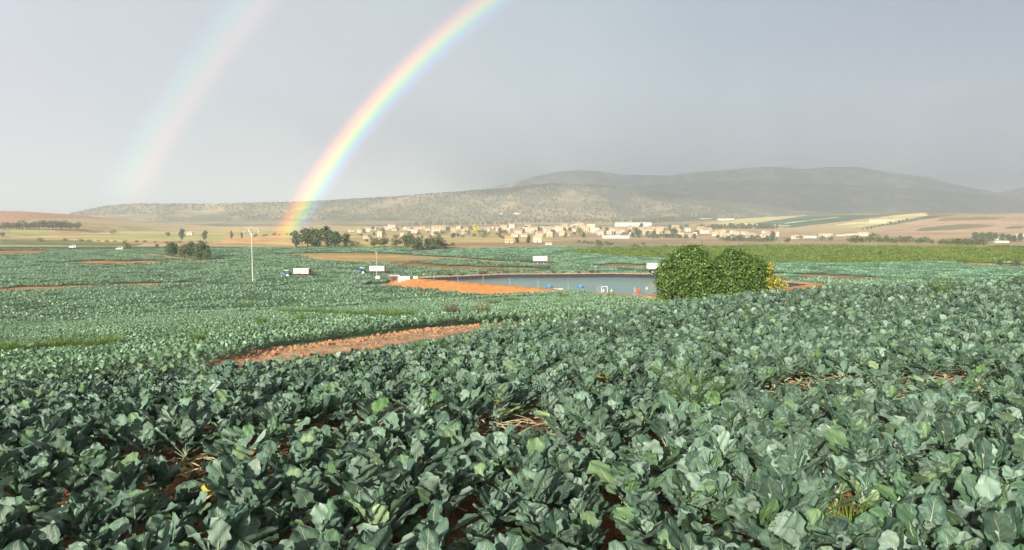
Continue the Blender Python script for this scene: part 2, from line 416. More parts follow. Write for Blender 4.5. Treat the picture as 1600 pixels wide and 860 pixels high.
# --- field patches: photo outline -> ground polygon, colour, kind ('soil' patches keep the crop off)
SOILC = (.48, .215, .085); SOIL2 = (.40, .20, .095); STRAW = (.42, .30, .12); FALLOW = (.36, .29, .13)
PATCH = [
 # far country beyond the crop
 ([(0, 382), (200, 384), (420, 386), (700, 386), (860, 388), (860, 368), (500, 352), (200, 352), (0, 352)], (0.552, 0.403, 0.170), 'far'),
 ([(860, 388), (1100, 384), (1600, 386), (1600, 366), (1150, 360), (860, 360)], (0.464, 0.334, 0.191), 'far'),
 ([(0, 383), (210, 385), (230, 379), (140, 376), (0, 374)], (0.192, 0.228, 0.078), 'far'),
 ([(0, 374), (70, 371), (130, 365), (185, 360), (150, 357), (0, 359)], (0.635, 0.388, 0.186), 'far'),
 ([(0, 369), (60, 369), (95, 364), (60, 361), (0, 361)], (0.450, 0.429, 0.154), 'far'),
 ([(130, 372), (330, 374), (420, 369), (420, 364), (200, 366)], (0.497, 0.447, 0.155), 'far'),
 ([(200, 381), (420, 383), (430, 378), (320, 377), (200, 377)], (0.464, 0.284, 0.173), 'far'),
 ([(330, 380), (460, 384), (470, 372), (400, 366), (350, 370)], (0.690, 0.417, 0.186), 'far'),
 ([(700, 384), (870, 386), (870, 378), (800, 377), (720, 379)], (0.477, 0.288, 0.157), 'far'),
 ([(870, 389), (1050, 386), (1060, 380), (900, 379)], (0.470, 0.301, 0.181), 'far'),
 ([(1100, 386), (1400, 384), (1600, 388), (1600, 385), (1400, 379), (1250, 376), (1100, 379)], (0.477, 0.326, 0.189), 'far'),
 ([(1050, 362), (1160, 357), (1300, 340), (1240, 338.5), (1150, 342), (1080, 350)], (0.524, 0.403, 0.170), 'far'),
 ([(1100, 352), (1165, 352), (1262, 337), (1240, 336.5), (1150, 344)], (0.720, 0.566, 0.263), 'far'),
 ([(1162, 352), (1235, 356), (1330, 345), (1380, 336), (1262, 337.5)], (0.102, 0.180, 0.120), 'far'),
 ([(1168, 353), (1232, 354), (1232, 352.5), (1168, 350.5)], (0.720, 0.600, 0.340), 'far'),
 ([(1228, 350), (1310, 340), (1312, 338.6), (1226, 348.6)], (0.580, 0.566, 0.340), 'far'),
 ([(1276, 355.5), (1330, 357), (1450, 337), (1445, 333), (1390, 337.5)], (0.720, 0.600, 0.278), 'far'),
 ([(1330, 357.5), (1390, 352), (1470, 339), (1450, 338)], (0.120, 0.180, 0.090), 'far'),
 ([(1340, 367), (1600, 377), (1600, 334), (1470, 339), (1395, 352)], (0.552, 0.350, 0.216), 'far'),
 ([(1430, 362), (1520, 357), (1560, 352), (1500, 350), (1440, 356)], (0.240, 0.216, 0.090), 'far'),
 ([(1460, 346), (1560, 343), (1570, 340), (1480, 340)], (0.276, 0.240, 0.108), 'far'),
 ([(1570, 358), (1600, 357), (1600, 353), (1575, 355)], (0.216, 0.204, 0.096), 'far'),
 # bare soil and tracks inside the crop
 ([(-40, 453), (60, 448.5), (160, 445), (300, 441.5), (345, 443.5), (240, 446), (160, 448.5), (60, 453.5), (-40, 459.5)], SOILC, 'soil'),
 ([(103, 410.5), (150, 408), (200, 409), (236, 407.5), (262, 411), (190, 413.5), (150, 413)], SOILC, 'soil'),
 ([(-40, 392.5), (78, 392), (76, 395.5), (30, 397.5), (-40, 398)], SOILC, 'soil'),
 ([(204, 392), (322, 407.5), (316, 410.2), (204, 393.6)], (.52, .33, .17), 'soil'),
 ([(425, 398), (455, 396.5), (560, 395), (640, 398), (620, 402), (500, 400)], FALLOW, 'soil'),
 ([(470, 400), (560, 397), (640, 400), (715, 403), (640, 411), (560, 410.5), (505, 407.5)], (.48, .33, .15), 'soil'),
 ([(560, 406), (640, 402), (715, 404), (640, 410.5)], FALLOW, 'soil'),
 ([(590, 410.5), (625, 409), (690, 415), (770, 418), (840, 419), (860, 422), (700, 421.5), (640, 415.5)], (.34, .17, .08), 'soil'),
 ([(630, 398), (700, 402), (780, 408), (850, 411), (850, 412), (770, 410), (690, 404.5), (630, 400)], (.42, .28, .16), 'soil'),
 ([(640, 394.5), (700, 390.5), (780, 386.5), (780, 384.5), (690, 388), (635, 393)], (.46, .36, .24), 'soil'),
 ([(925, 415.5), (962, 413), (1040, 415.5), (1040, 418.5), (970, 417.5)], (.36, .19, .10), 'soil'),
 ([(1200, 427.5), (1300, 430), (1410, 436), (1300, 436.5)], (.37, .22, .12), 'soil'),
 ([(1460, 409), (1540, 411), (1620, 416), (1620, 421), (1540, 416.5)], (.46, .30, .14), 'soil'),
]
PATCH = [(world_poly(p), c, k) for p, c, k in PATCH]
ORCHARD = world_poly([(868, 394), (1000, 388.5), (1200, 385), (1640, 389), (1640, 412), (1560, 411.5), (1450, 409.5), (1440, 411), (1330, 414), (1180, 410.5), (1030, 405), (950, 401)])

def in_poly(P, X, Y):
    lo = P.min(0); hi = P.max(0); r = np.zeros(X.shape, bool)
    m = (X >= lo[0]) & (X <= hi[0]) & (Y >= lo[1]) & (Y <= hi[1])
    if m.any(): r[m] = poly_sd(P, X[m], Y[m]) < 0
    return r

def ground_colour(X, Y, Z):
    n = len(X); col = np.empty((n, 3)); col[:] = (.31, .155, .085)
    s = s_edge(X, Y)
    wob = fbm(X * .5, Y * .5, 3)
    def paint(mask, c, k=1.0):
        col[mask] = col[mask] * (1 - k) + np.array(c) * k
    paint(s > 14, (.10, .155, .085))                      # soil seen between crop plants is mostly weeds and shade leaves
    paint(Y > 336, (.60, .48, .27))
    # hills: dry grass, scrub, forest on the mountains
    hill = Y > 1250
    g1 = fbm(X * .004, Y * .004, 5); g2 = fbm(X * .02, Y * .02, 4)
    fz = np.clip(.5 + g1 * 1.1 + g2 * .7, 0, 1)[:, None]
    scr = np.array((.58, .45, .27)) * (1 - fz) + np.array((.17, .17, .075)) * fz
    col = np.where(hill[:, None], scr, col)
    fo = (sm(-700, 400, X) * sm(1750, 2200, Y))[:, None] * np.clip(.82 + .8 * g2[:, None], 0, 1)
    col = col * (1 - fo) + np.array((.058, .080, .062)) * fo
    left = (X < -520) & (Y > 560) & (Y < 1100) & (Z > -21)
    paint(left, (.56, .33, .22))
    # warp the edges of the patches so that they do not look ruled
    wa = 1 + Y * .0035
    Xw = X + fbm(X * .11 + 3, Y * .05, 3) * wa; Yw = Y + fbm(X * .07 - 8, Y * .09, 3) * wa * 1.6
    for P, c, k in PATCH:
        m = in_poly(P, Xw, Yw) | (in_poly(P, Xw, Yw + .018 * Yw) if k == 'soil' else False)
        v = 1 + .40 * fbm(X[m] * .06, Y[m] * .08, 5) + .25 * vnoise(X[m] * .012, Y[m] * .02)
        col[m] = (np.array(c) * ((1.04, 1.16, 1.22) if k == 'far' and c[0] > .3 else (1, 1, 1))) * v[:, None]  # brighter far patches lifted further: the valley's golden glow put into their colour
    m = in_poly(ORCHARD, X, Y); col[m] = (.10, .115, .04)
    q = poly_sd(POND, X, Y)
    m = (q > -.25) & (q < 6.2); col[m] = np.array((.58, .25, .085)) * (1 + .2 * wob[m])[:, None]
    m = (q > -.25) & (q < .8); col[m] = (.50, .37, .24)
    tr = (s > 5.2 + .5 * wob) & (s < 13.6 + .7 * wob) & (Y < 60) & (X > -9.6 + 1.0 * wob) & (X < XR(s) + .9 * wob)
    v = 1 + .25 * fbm(X * 1.7, Y * 1.7, 4)
    col[tr] = (np.array((.46, .265, .155))[None] * v[:, None])[tr]
    lane = tr & (np.abs(s - 11.9) < .9)
    col[lane] = (np.array((.50, .33, .21))[None] * v[:, None])[lane]
    return col, q, s, tr

def make_ground():
    A = np.radians(np.linspace(-48, 48, 1000))
    r = np.concatenate([np.geomspace(1.6, 30, 320, endpoint=False), np.geomspace(30, 122, 290, endpoint=False), np.linspace(122, 182, 330, endpoint=False), np.geomspace(182, 1500, 450, endpoint=False), np.geomspace(1500, 11000, 200)])
    a, rr = np.meshgrid(A, r)
    X = (np.sin(a) * rr).ravel(); Y = (np.cos(a) * rr).ravel()
    Z = h(X, Y)
    col, q, s, tr = ground_colour(X, Y, Z)
    # clods and wheel ruts
    Z = Z + np.where(Y < 60, .03 * fbm(X * 5, Y * 5, 3), 0) + np.where(tr, .07 * fbm(X * 2.5, Y * 2.5, 4) + .10 * np.clip(np.abs(s - 12) - 1.3, 0, 1), 0)
    Z = Z + np.where((q > 0) & (q < 6), .16 * fbm(X * 1.1, Y * 1.1, 3), 0)
    nr, nc = a.shape
    i = np.arange(nr * nc).reshape(nr, nc)
    Q = np.stack([i[:-1, :-1], i[:-1, 1:], i[1:, 1:], i[1:, :-1]], -1).reshape(-1, 4)
    cx = X[Q].mean(1); cyy = Y[Q].mean(1); cq = q[Q].mean(1)
    ctr = tr[Q].all(1)
    soilm = np.zeros(len(Q), bool)
    for P, c, k in PATCH:
        if k == 'soil': soilm |= in_poly(P, cx, cyy)
    cls = np.zeros(len(Q), int)                               # 0 near terrace
    cls[(s_edge(cx, cyy) > 14.0) & (cyy < 345)] = 1           # crop valley
    cls[cyy >= 345] = 2                                       # far country
    cls[cyy >= 1700] = 3                                      # hills
    cls[(cyy >= 2600)] = 4
    cls[ctr] = 5; cls[soilm & (cyy < 340)] = 6
    cls[(cq > -.25) & (cq < 6.0)] = 7; cls[cq <= -.25] = 8
    V = np.c_[X, Y, Z + EYE]
    NM = {0: ('ground', 'soil'), 1: ('crop_field', 'field'), 2: ('farmland', 'field'), 3: ('hillside', 'far'), 4: ('mountain', 'far'),
          5: ('dirt_track', 'soil'), 6: ('bare_soil', 'field'), 7: ('reservoir_bank', 'soil'), 8: ('reservoir_liner', 'liner')}
    for k, (nm, mt) in NM.items():
        q_ = Q[cls == k]
        if not len(q_): continue
        used, inv = np.unique(q_, return_inverse=True)
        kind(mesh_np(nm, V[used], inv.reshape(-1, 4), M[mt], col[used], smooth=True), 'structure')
    # the rest of the country, out of the frame
    A = np.radians(np.linspace(48, 312, 133)); r = np.geomspace(1.6, 11000, 160)
    a, rr = np.meshgrid(A, r); X = (np.sin(a) * rr).ravel(); Y = (np.cos(a) * rr).ravel()
    Z = np.where(Y > -5, h(X, np.maximum(Y, -5)), -2.3)
    col = np.empty((len(X), 3)); col[:] = (.14, .13, .06)
    i = np.arange(a.size).reshape(a.shape)
    Q = np.stack([i[:-1, :-1], i[:-1, 1:], i[1:, 1:], i[1:, :-1]], -1).reshape(-1, 4)
    kind(mesh_np('land', np.c_[X, Y, Z + EYE], Q, M['field'], col, smooth=True), 'structure')

def liner_mat():
    m, t = new_mat('black pond liner')
    o = t.n('ShaderNodeOutputMaterial'); g = t.n('ShaderNodeTexCoord').outputs['Object']
    z = t.n('ShaderNodeSeparateXYZ', inp={0: g}).outputs[2]
    n = t.noise(g, .5, 5, .6)
    dusty = t.m('SUBTRACT', 1.0, t.m('DIVIDE', t.m('SUBTRACT', z, EYE + WATER), .38), clamp=True)   # silt line above the water
    f = t.m('MULTIPLY', t.m('ADD', dusty, t.m('MULTIPLY', n, .22)), .6, clamp=True)
    c = t.mix(f, (.030, .034, .045), (.20, .21, .24))
    p = t.n('ShaderNodeBsdfPrincipled', inp={'Base Color': c, 'Roughness': .6, 'Specular IOR Level': .3})
    t.link(p.outputs[0], o.inputs[0]); return m
def water_mat():
    m, t = new_mat('reservoir water')
    o = t.n('ShaderNodeOutputMaterial'); g = t.n('ShaderNodeTexCoord').outputs['Object']
    mp_ = t.n('ShaderNodeMapping', inp={'Vector': g, 'Scale': (1, .6, 1)})
    n = t.noise(mp_.outputs[0], 2.2, 4, .6)
    b = t.n('ShaderNodeBump', inp={'Height': n, 'Strength': .35, 'Distance': .03})
    p = t.n('ShaderNodeBsdfPrincipled', inp={'Base Color': (.21, .36, .335, 1), 'Roughness': .28, 'IOR': 1.33, 'Specular IOR Level': .22, 'Normal': b.outputs[0]})
    t.link(p.outputs[0], o.inputs[0]); return m
M['liner'] = liner_mat(); M['water'] = water_mat()
make_ground()
P = POND
mw = MB(); c0 = P.mean(0)
mw.add([(x, y, WATER + EYE) for x, y in P], [tuple(range(len(P) - 1, -1, -1))])
ow = mw.build('water', M['water']); kind(ow, 'structure')
if ow.data.polygons[0].normal.z < 0: ow.data.flip_normals()

# ------------------------------------------------------------------ air
def haze(density):
    m, t = new_mat('air')
    o = t.n('ShaderNodeOutputMaterial')
    v = t.n('ShaderNodeVolumePrincipled', inp={'Color': (.68, .77, .88, 1), 'Density': density, 'Anisotropy': 0.0})
    t.link(v.outputs[0], o.inputs['Volume'])
    b = MB().box(-12000, -600, EYE - 60, 12000, 12000, EYE + 262)
    ob = b.build('haze', m); kind(ob, 'stuff'); ob.display_type = 'WIRE'
haze(0.5 / 1600)

# storm cloud added out of view, shaped so its shade falls on the right-hand mountains
def shade_cloud():
    m, t = new_mat('cloud'); o = t.n('ShaderNodeOutputMaterial')
    p = t.n('ShaderNodeBsdfDiffuse', inp={'Color': (.75, .76, .79, 1)}); t.link(p.outputs[0], o.inputs[0])
    hz = 1500.0; off = hz / math.tan(SUN_EL)
    nx, ny = 230, 170; V = []
    gx = np.linspace(-350, 5600, nx); gy = np.linspace(2300, 7000, ny)
    X, Y = np.meshgrid(gx, gy); X = X.ravel(); Y = Y.ravel()
    rag = 260 * fbm(X * .0016, Y * .0016, 4) + 650 * fbm(X * .007, Y * .007, 3)
    e = np.minimum.reduce([.55 * (X - 250), gx[-1] - X, Y - (gy[0] + 150), gy[-1] - Y]) + rag
    th = np.clip(e / 500, 0, 1) ** .5
    px = X - math.sin(ANTI_AZ) * off; py = Y - math.cos(ANTI_AZ) * off
    b = 60 * fbm(X * .004, Y * .004, 4)
    bot = np.c_[px, py, hz + b * th - 40 * th]; top = np.c_[px, py, hz + (250 + 3 * b) * th + 2]
    i = np.arange(nx * ny).reshape(ny, nx); keep = (th > 0).reshape(ny, nx)
    Q = np.stack([i[:-1, :-1], i[:-1, 1:], i[1:, 1:], i[1:, :-1]], -1)
    k = keep[:-1, :-1] | keep[:-1, 1:] | keep[1:, 1:] | keep[1:, :-1]
    Q = Q[k]
    kind(mesh_np('cloud', np.r_[bot, top], np.r_[Q[:, ::-1], Q + nx * ny], m, smooth=True), 'stuff')
shade_cloud()

# ------------------------------------------------------------------ rainbow: arcs of lit rain standing over the valley
def rainbow(name, a0, a1, dist, stops, gain, label, t0, t1, strength):
    ax = AXIS.normalized()
    e1 = Vector((0, 0, 1)).cross(ax).normalized(); e2 = ax.cross(e1)
    na, nt = 40, 140
    V = []; UV = []; thick = 12.0
    for side in (0, 1):
        dd = dist + side * thick
        for j in range(nt + 1):
            th = t0 + (t1 - t0) * j / nt
            rad = e1 * math.cos(th) + e2 * math.sin(th)
            for i in range(na + 1):
                a = math.radians(a0 + (a1 - a0) * i / na)
                V.append(Vector((0, 0, EYE)) + (ax * math.cos(a) + rad * math.sin(a)) * dd); UV.append((i / na, j / nt))
    n1 = (na + 1) * (nt + 1); Q = []
    for j in range(nt):
        for i in range(na):
            b = j * (na + 1) + i
            Q.append((b, b + 1, b + na + 2, b + na + 1)); Q.append((n1 + b, n1 + b + na + 1, n1 + b + na + 2, n1 + b + 1))
        for i in (0, na):
            b = j * (na + 1) + i; Q.append((b, b + na + 1, n1 + b + na + 1, n1 + b))
    for j in (0, nt):
        for i in range(na):
            b = j * (na + 1) + i; Q.append((b, b + 1, n1 + b + 1, n1 + b))
    m, t = new_mat(name + ' light')
    o = t.n('ShaderNodeOutputMaterial'); uv = t.n('ShaderNodeUVMap', uv_map='UVMap')
    sp = t.n('ShaderNodeSeparateXYZ', inp={0: uv.outputs[0]})
    c = t.ramp(sp.outputs[0], stops, 'B_SPLINE')
    g = t.n('ShaderNodeTexCoord').outputs['Object']
    zz = t.m('SUBTRACT', t.n('ShaderNodeSeparateXYZ', inp={0: g}).outputs[2], EYE)
    gr = t.ramp(t.m('ADD', t.m('DIVIDE', zz, 220.0), .15, clamp=True), [(p, (v, v, v)) for p, v in gain])
    st = t.m('MULTIPLY', gr, strength)
    em = t.n('ShaderNodeEmission', inp={'Color': c, 'Strength': st}); tp = t.n('ShaderNodeBsdfTransparent')
    ad = t.n('ShaderNodeAddShader', inp={0: em.outputs[0], 1: tp.outputs[0]})
    t.link(ad.outputs[0], o.inputs[0])
    m.cycles.emission_sampling = 'NONE'
    ob = mesh_np(name, V, Q, m, uv=UV)
    ob.visible_shadow = True
    tag(ob, label, 'rainbow')
    return ob
PRIM = [(0, (0, 0, 0)), (.08, (.015, .008, .03)), (.16, (.04, .03, .12)), (.26, (.0, .08, .20)), (.38, (.01, .24, .10)), (.50, (.28, .31, .0)),
        (.63, (.46, .20, .0)), (.76, (.36, .06, .01)), (.88, (.09, .012, .005)), (1, (0, 0, 0))]
SECO = [(0, (0, 0, 0)), (.14, (.03, .012, .01)), (.32, (.13, .055, .035)), (.47, (.075, .06, .03)), (.62, (.012, .075, .04)), (.76, (.008, .05, .06)), (.9, (.01, .012, .03)), (1, (0, 0, 0))]
rainbow('rainbow', 40.4, 42.75, 372, PRIM, [(0.0, 0), (.082, .0), (.11, .9), (.22, 1.15), (.38, .95), (.55, .62), (.75, .45), (1, .4)],
        'bright arched rainbow with red outer edge rising behind the poplars in the valley', math.radians(12), math.radians(168), .36)
rainbow('rainbow', 50.2, 53.4, 395, SECO, [(0.0, 0), (.14, .0), (.22, .9), (.45, .95), (.8, .7), (1, .7)],
        'faint wide outer rainbow, greenish outside and pink inside, above the flat-topped hill', math.radians(12), math.radians(168), .42)

# ------------------------------------------------------------------ instancing for uncountable growth
def scatter(name, pts, rots, scl, idx, protos, mat=None):
    """one 'stuff' object: a point mesh whose points carry a growth form each"""
    col = bpy.data.collections.new(name + '_forms')
    for k, p in enumerate(protos):
        p.name = '%s_form_%02d' % (name, k); col.objects.link(p)
    me = bpy.data.meshes.new(name); n = len(pts)
    me.vertices.add(n); me.vertices.foreach_set('co', np.asarray(pts, np.float32).ravel())
    a = me.attributes.new('rot', 'FLOAT_VECTOR', 'POINT'); a.data.foreach_set('vector', np.asarray(rots, np.float32).ravel())
    a = me.attributes.new('scl', 'FLOAT_VECTOR', 'POINT'); a.data.foreach_set('vector', np.asarray(scl, np.float32).ravel())
    a = me.attributes.new('idx', 'INT', 'POINT'); a.data.foreach_set('value', np.asarray(idx, np.int32))
    o = bpy.data.objects.new(name, me); C.objects.link(o); kind(o, 'stuff')
    g = bpy.data.node_groups.new(name, 'GeometryNodeTree')
    g.interface.new_socket('Geometry', in_out='INPUT', socket_type='NodeSocketGeometry')
    g.interface.new_socket('Geometry', in_out='OUTPUT', socket_type='NodeSocketGeometry')
    N = g.nodes; i_ = N.new('NodeGroupInput'); o_ = N.new('NodeGroupOutput')
    mp_ = N.new('GeometryNodeMeshToPoints'); ci = N.new('GeometryNodeCollectionInfo'); ip = N.new('GeometryNodeInstanceOnPoints')
    ci.inputs['Collection'].default_value = col; ci.inputs['Separate Children'].default_value = True; ci.inputs['Reset Children'].default_value = True
    ip.inputs['Pick Instance'].default_value = True
    def attr(nm, ty):
        q = N.new('GeometryNodeInputNamedAttribute'); q.data_type = ty; q.inputs['Name'].default_value = nm; return q.outputs['Attribute']
    L = g.links
    e2r = N.new('FunctionNodeEulerToRotation'); L.new(attr('rot', 'FLOAT_VECTOR'), e2r.inputs[0])
    L.new(i_.outputs[0], mp_.inputs[0]); L.new(mp_.outputs[0], ip.inputs['Points']); L.new(ci.outputs[0], ip.inputs['Instance'])
    L.new(attr('idx', 'INT'), ip.inputs['Instance Index']); L.new(e2r.outputs[0], ip.inputs['Rotation']); L.new(attr('scl', 'FLOAT_VECTOR'), ip.inputs['Scale'])
    L.new(ip.outputs[0], o_.inputs[0])
    md = o.modifiers.new('growth', 'NODES'); md.node_group = g
    return o

# ------------------------------------------------------------------ brassica plants
def rot_xz(P, el, azm):
    """local leaf (x across, y along, z up) pitched up by el, turned to azimuth azm"""
    c, s = math.cos(el), math.sin(el)
    y = P[:, 1] * c - P[:, 2] * s; z = P[:, 1] * s + P[:, 2] * c
    c, s = math.cos(azm), math.sin(azm)
    return np.c_[P[:, 0] * c - y * s, P[:, 0] * s + y * c, z]

def leaf_np(L, Wd, nu, nv, rng, bend, cup, ruf, pet, roll=0.0):
    """petiole then blade along +y bending down by bend; returns verts, quads, uv (u, v+2)"""
    us = np.linspace(0, 1, nu + 1); V = []; UV = []
    ph = rng.uniform(0, 6.28, 6); nl = rng.uniform(3.0, 4.6)
    th = np.cumsum(np.full(nu + 1, -bend / (nu + 1)) * (0.4 + 1.2 * us))
    sy = np.concatenate([[0], np.cumsum(np.cos(th[:-1]) * L / nu)]); sz = np.concatenate([[0], np.cumsum(np.sin(th[:-1]) * L / nu)])
    vs = np.linspace(-1, 1, nv + 1)
    for i, u in enumerate(us):
        prof = (u ** .55) * max(1 - u, 0) ** .40 * 1.72 + .05 * (1 - u)
        if u == 1: prof = .10
        for v in vs:
            sd = 0 if v < 0 else 1
            edge = 1 + .12 * math.sin(u * 6.28 * nl + ph[sd]) + .05 * math.sin(u * 6.28 * nl * 2.3 + ph[2 + sd])
            edge -= .18 * math.exp(-((u - .10) / .05) ** 2) * (1 if rng.random() < .5 else .6)
            ww = Wd * prof * (1 + (edge - 1) * abs(v))
            x = v * ww
            zz = cup * abs(v) ** 1.6 * Wd * prof * .9 + ruf * abs(v) ** 2 * math.sin(u * 6.28 * (nl * .8) + ph[4 + sd]) + .010 * math.sin(9 * u + 5 * v + ph[5])
            yb = sy[i] - abs(v) * L * .10 * (1 - u) * (1 if u < .5 else 1)
            nx = x * math.cos(roll * u); nz = zz + x * math.sin(roll * u)
            t_ = th[i]
            V.append((nx, pet + yb - nz * math.sin(t_), sz[i] + nz * math.cos(t_))); UV.append((max(u, .001), 2 + v))
    k = nv + 1
    Q = [(i * k + j, i * k + j + 1, (i + 1) * k + j + 1, (i + 1) * k + j) for i in range(nu) for j in range(nv)]
    # petiole: three-sided stalk
    b = len(V); r0, r1 = .0085, .006
    for f, r in ((0, r0), (.5, r0 * .9), (1, r1), (1.35, r1 * .4)):
        for a in (0, 2.09, 4.19):
            V.append((r * math.cos(a + 1.57), pet * min(f, 1) + (L * .3 if f > 1 else 0) , -.004 + r * math.sin(a + 1.57) - (.004 if f > 1 else 0) + (np.interp(.3, us, sz) if f > 1 else 0))); UV.append((-.5, 2))
    for s in range(3):
        for a in range(3):
            a2 = (a + 1) % 3; Q.append((b + s * 3 + a, b + s * 3 + a2, b + s * 3 + 3 + a2, b + s * 3 + 3 + a))
    return np.array(V), np.array(Q), np.array(UV)

LEAFC = [(.092, .180, .130), (.138, .240, .180), (.082, .172, .094), (.225, .340, .275), (.050, .108, .078)]
def plant_np(rng, nleaf, nu, nv, size=1.0, sparse=0.0):
    Vs, Qs, Us, Cs = [], [], [], []; off = 0
    st = .10 * size
    for k in range(nleaf):
        f = k / max(nleaf - 1, 1)                       # 0 outer old leaf .. 1 inner young leaf
        azm = k * 2.39996 + rng.uniform(-.5, .5)
        el = math.radians(38 + 40 * f ** .7 + rng.uniform(-16, 14)) * (1 - .5 * sparse)
        L = size * (.282 - .068 * f) * rng.uniform(.66, 1.24); Wd = L * rng.uniform(.27, .38)
        pet = size * rng.uniform(.09, .19) * (1 - .35 * f)
        V, Q, U = leaf_np(L, Wd, nu, nv, rng, rng.uniform(-.15, .55) + .3 * (1 - f), rng.uniform(-.12, .30), .011 * size * rng.uniform(.4, 1.7), pet, rng.uniform(-.45, .45))
        V = rot_xz(V, el, azm); V[:, 2] += st + .15 * f * size
        V[:, 0] += rng.uniform(-.02, .02); V[:, 1] += rng.uniform(-.02, .02)
        c = np.array(LEAFC[rng.integers(len(LEAFC))]) * rng.uniform(.8, 1.2)
        if rng.random() < .16: c = c * np.array((1.25, 1.22, .8))
        Vs.append(V); Qs.append(Q + off); Us.append(U); Cs.append(np.tile(c, (len(V), 1))); off += len(V)
    # stem
    n = 7; b = []
    for r, z in ((.02, -.06), (.017, .06), (.014, st + .16 * size)):
        for a in range(n): b.append((r * math.cos(6.283 * a / n), r * math.sin(6.283 * a / n), z))
    q = [(s * n + a, s * n + (a + 1) % n, (s + 1) * n + (a + 1) % n, (s + 1) * n + a) for s in range(2) for a in range(n)]
    Vs.append(np.array(b)); Qs.append(np.array(q) + off); Us.append(np.tile((-.5, 2.0), (len(b), 1))); Cs.append(np.tile((.16, .20, .09), (len(b), 1)))
    V = np.concatenate(Vs); V[:, 2] = np.maximum(V[:, 2], -.03 + .012 * rng.random(len(V)))
    return V, np.concatenate(Qs), np.concatenate(Us), np.concatenate(Cs)

NVAR = 14
plants = []; low_plants = []
for k in range(NVAR):
    V, Q, U, c = plant_np(NR, int(NR.integers(15, 20)), 13, 8)
    plants.append(mesh_np('brassica_plant', V, Q, M['leaf'], c, U, smooth=True, link=False))
for k in range(6):
    V, Q, U, c = plant_np(NR, int(NR.integers(8, 12)), 13, 8, .9, .8)
    low_plants.append(mesh_np('brassica_plant', V, Q, M['leaf'], c, U, smooth=True, link=False))

# wheel lane with trampled plants, other bare spots (photo outline -> ground)
LANES = [world_poly(p) for p in (
    [(60, 745), (240, 770), (330, 800), (430, 775), (520, 720), (640, 690), (800, 660), (800, 640), (640, 655), (480, 690), (360, 725), (200, 735)],
    [(760, 735), (720, 690), (820, 655), (900, 690), (860, 720)],
    [(1040, 690), (1140, 640), (1250, 598), (1560, 600), (1580, 640), (1440, 655), (1300, 640), (1180, 655), (1100, 700)],
    [(80, 820), (160, 800), (170, 825), (110, 840)])]
def plant_sites():
    out_ = []
    d1 = np.array((.90, .43)); d2 = np.array((-.43, .90))
    for i in range(-175, 175):
        for j in range(-10, 150):
            p = d1 * (i * .37 + NR.uniform(-.08, .08) + .18 * (j % 2)) + d2 * (j * .41 + NR.uniform(-.07, .07))
            r = math.hypot(*p)
            if p[1] < 3.2 or r > 75 or abs(p[0]) > .80 * p[1] + 1: continue
            out_.append(p)
    p = np.array(out_); s = s_edge(p[:, 0], p[:, 1]); p = p[s < np.where((p[:, 0] > -9.3) & (p[:, 0] < XR(s) - .2), 5.0, 9.6) + NR.uniform(-.4, .4, len(s))]
    return p
sites = plant_sites()
lane = np.zeros(len(sites), bool)
for P in LANES: lane |= in_poly(P, sites[:, 0], sites[:, 1])
keep = ~lane | (NR.random(len(sites)) < .55)
keep &= NR.random(len(sites)) > .02
sites = sites[keep]; lane = lane[keep]
for (px_, py_, rr, fr) in ((323, 783, .24, .45), (1325, 858, .22, .2), (598, 790, .2, .2)):
    c_ = at(px_, py_); dirn = np.array(c_[:2]) / np.hypot(*c_[:2]); v_ = sites - np.array(c_[:2]); al = v_ @ dirn; ac = np.abs(v_[:, 0] * dirn[1] - v_[:, 1] * dirn[0])
    k_ = ~((ac < rr) & (al < rr) & (al > -fr - rr)); sites = sites[k_]; lane = lane[k_]
order = np.argsort(np.hypot(sites[:, 0], sites[:, 1])); sites = sites[order]; lane = lane[order]
SZ = h(sites[:, 0], sites[:, 1]) + EYE
SS = s_edge(sites[:, 0], sites[:, 1])
# the largest 300 in the picture stand as plants of their own
infr = np.abs(sites[:, 0]) < .68 * sites[:, 1] + .3
near = np.where(infr)[0][:300]; nearset = set(near.tolist())
used = set()
for i in near:
    x, y = sites[i]; lo = bool(lane[i])
    k = R.randrange(len(low_plants) if lo else NVAR)
    src = (low_plants if lo else plants)[k]; key = (lo, k)
    o = src.copy(); o.name = 'brassica_plant'
    C.objects.link(o)
    o.location = (x, y, SZ[i] + R.uniform(-.02, .03)); sc = R.uniform(.72, 1.04) * (1.15 if lo else 1); o.scale = (sc, sc, sc * R.uniform(.80, .98))
    o.rotation_euler = (R.uniform(-.22, .22), R.uniform(-.22, .22), R.uniform(0, 6.28))
    if lo: tag(o, 'low sprawling blue-green brassica plant in the thinned, littered strip of the near crop', 'crop plant', 'trampled brassica plants in the littered strip')
    else: tag(o, 'full leafy blue-green brassica plant standing in the close-set near crop', 'crop plant', 'leafy brassica plants of the near crop')
rest = np.array([i for i in range(len(sites)) if i not in nearset])
n = len(rest)
gp = [p.copy() for p in plants] + [p.copy() for p in low_plants]
idx = np.where(lane[rest], NVAR + NR.integers(0, len(low_plants), n), NR.integers(0, NVAR, n))
sc = NR.uniform(.70, 1.0, n)[:, None] * np.ones(3) * np.array((1, 1, .86)) * np.where(SS[rest] > 3, .9, 1.0)[:, None]
scatter('brassica_crop', np.c_[sites[rest], SZ[rest]], np.c_[NR.uniform(-.22, .22, (n, 2)), NR.uniform(0, 6.28, n)], sc, idx, gp)

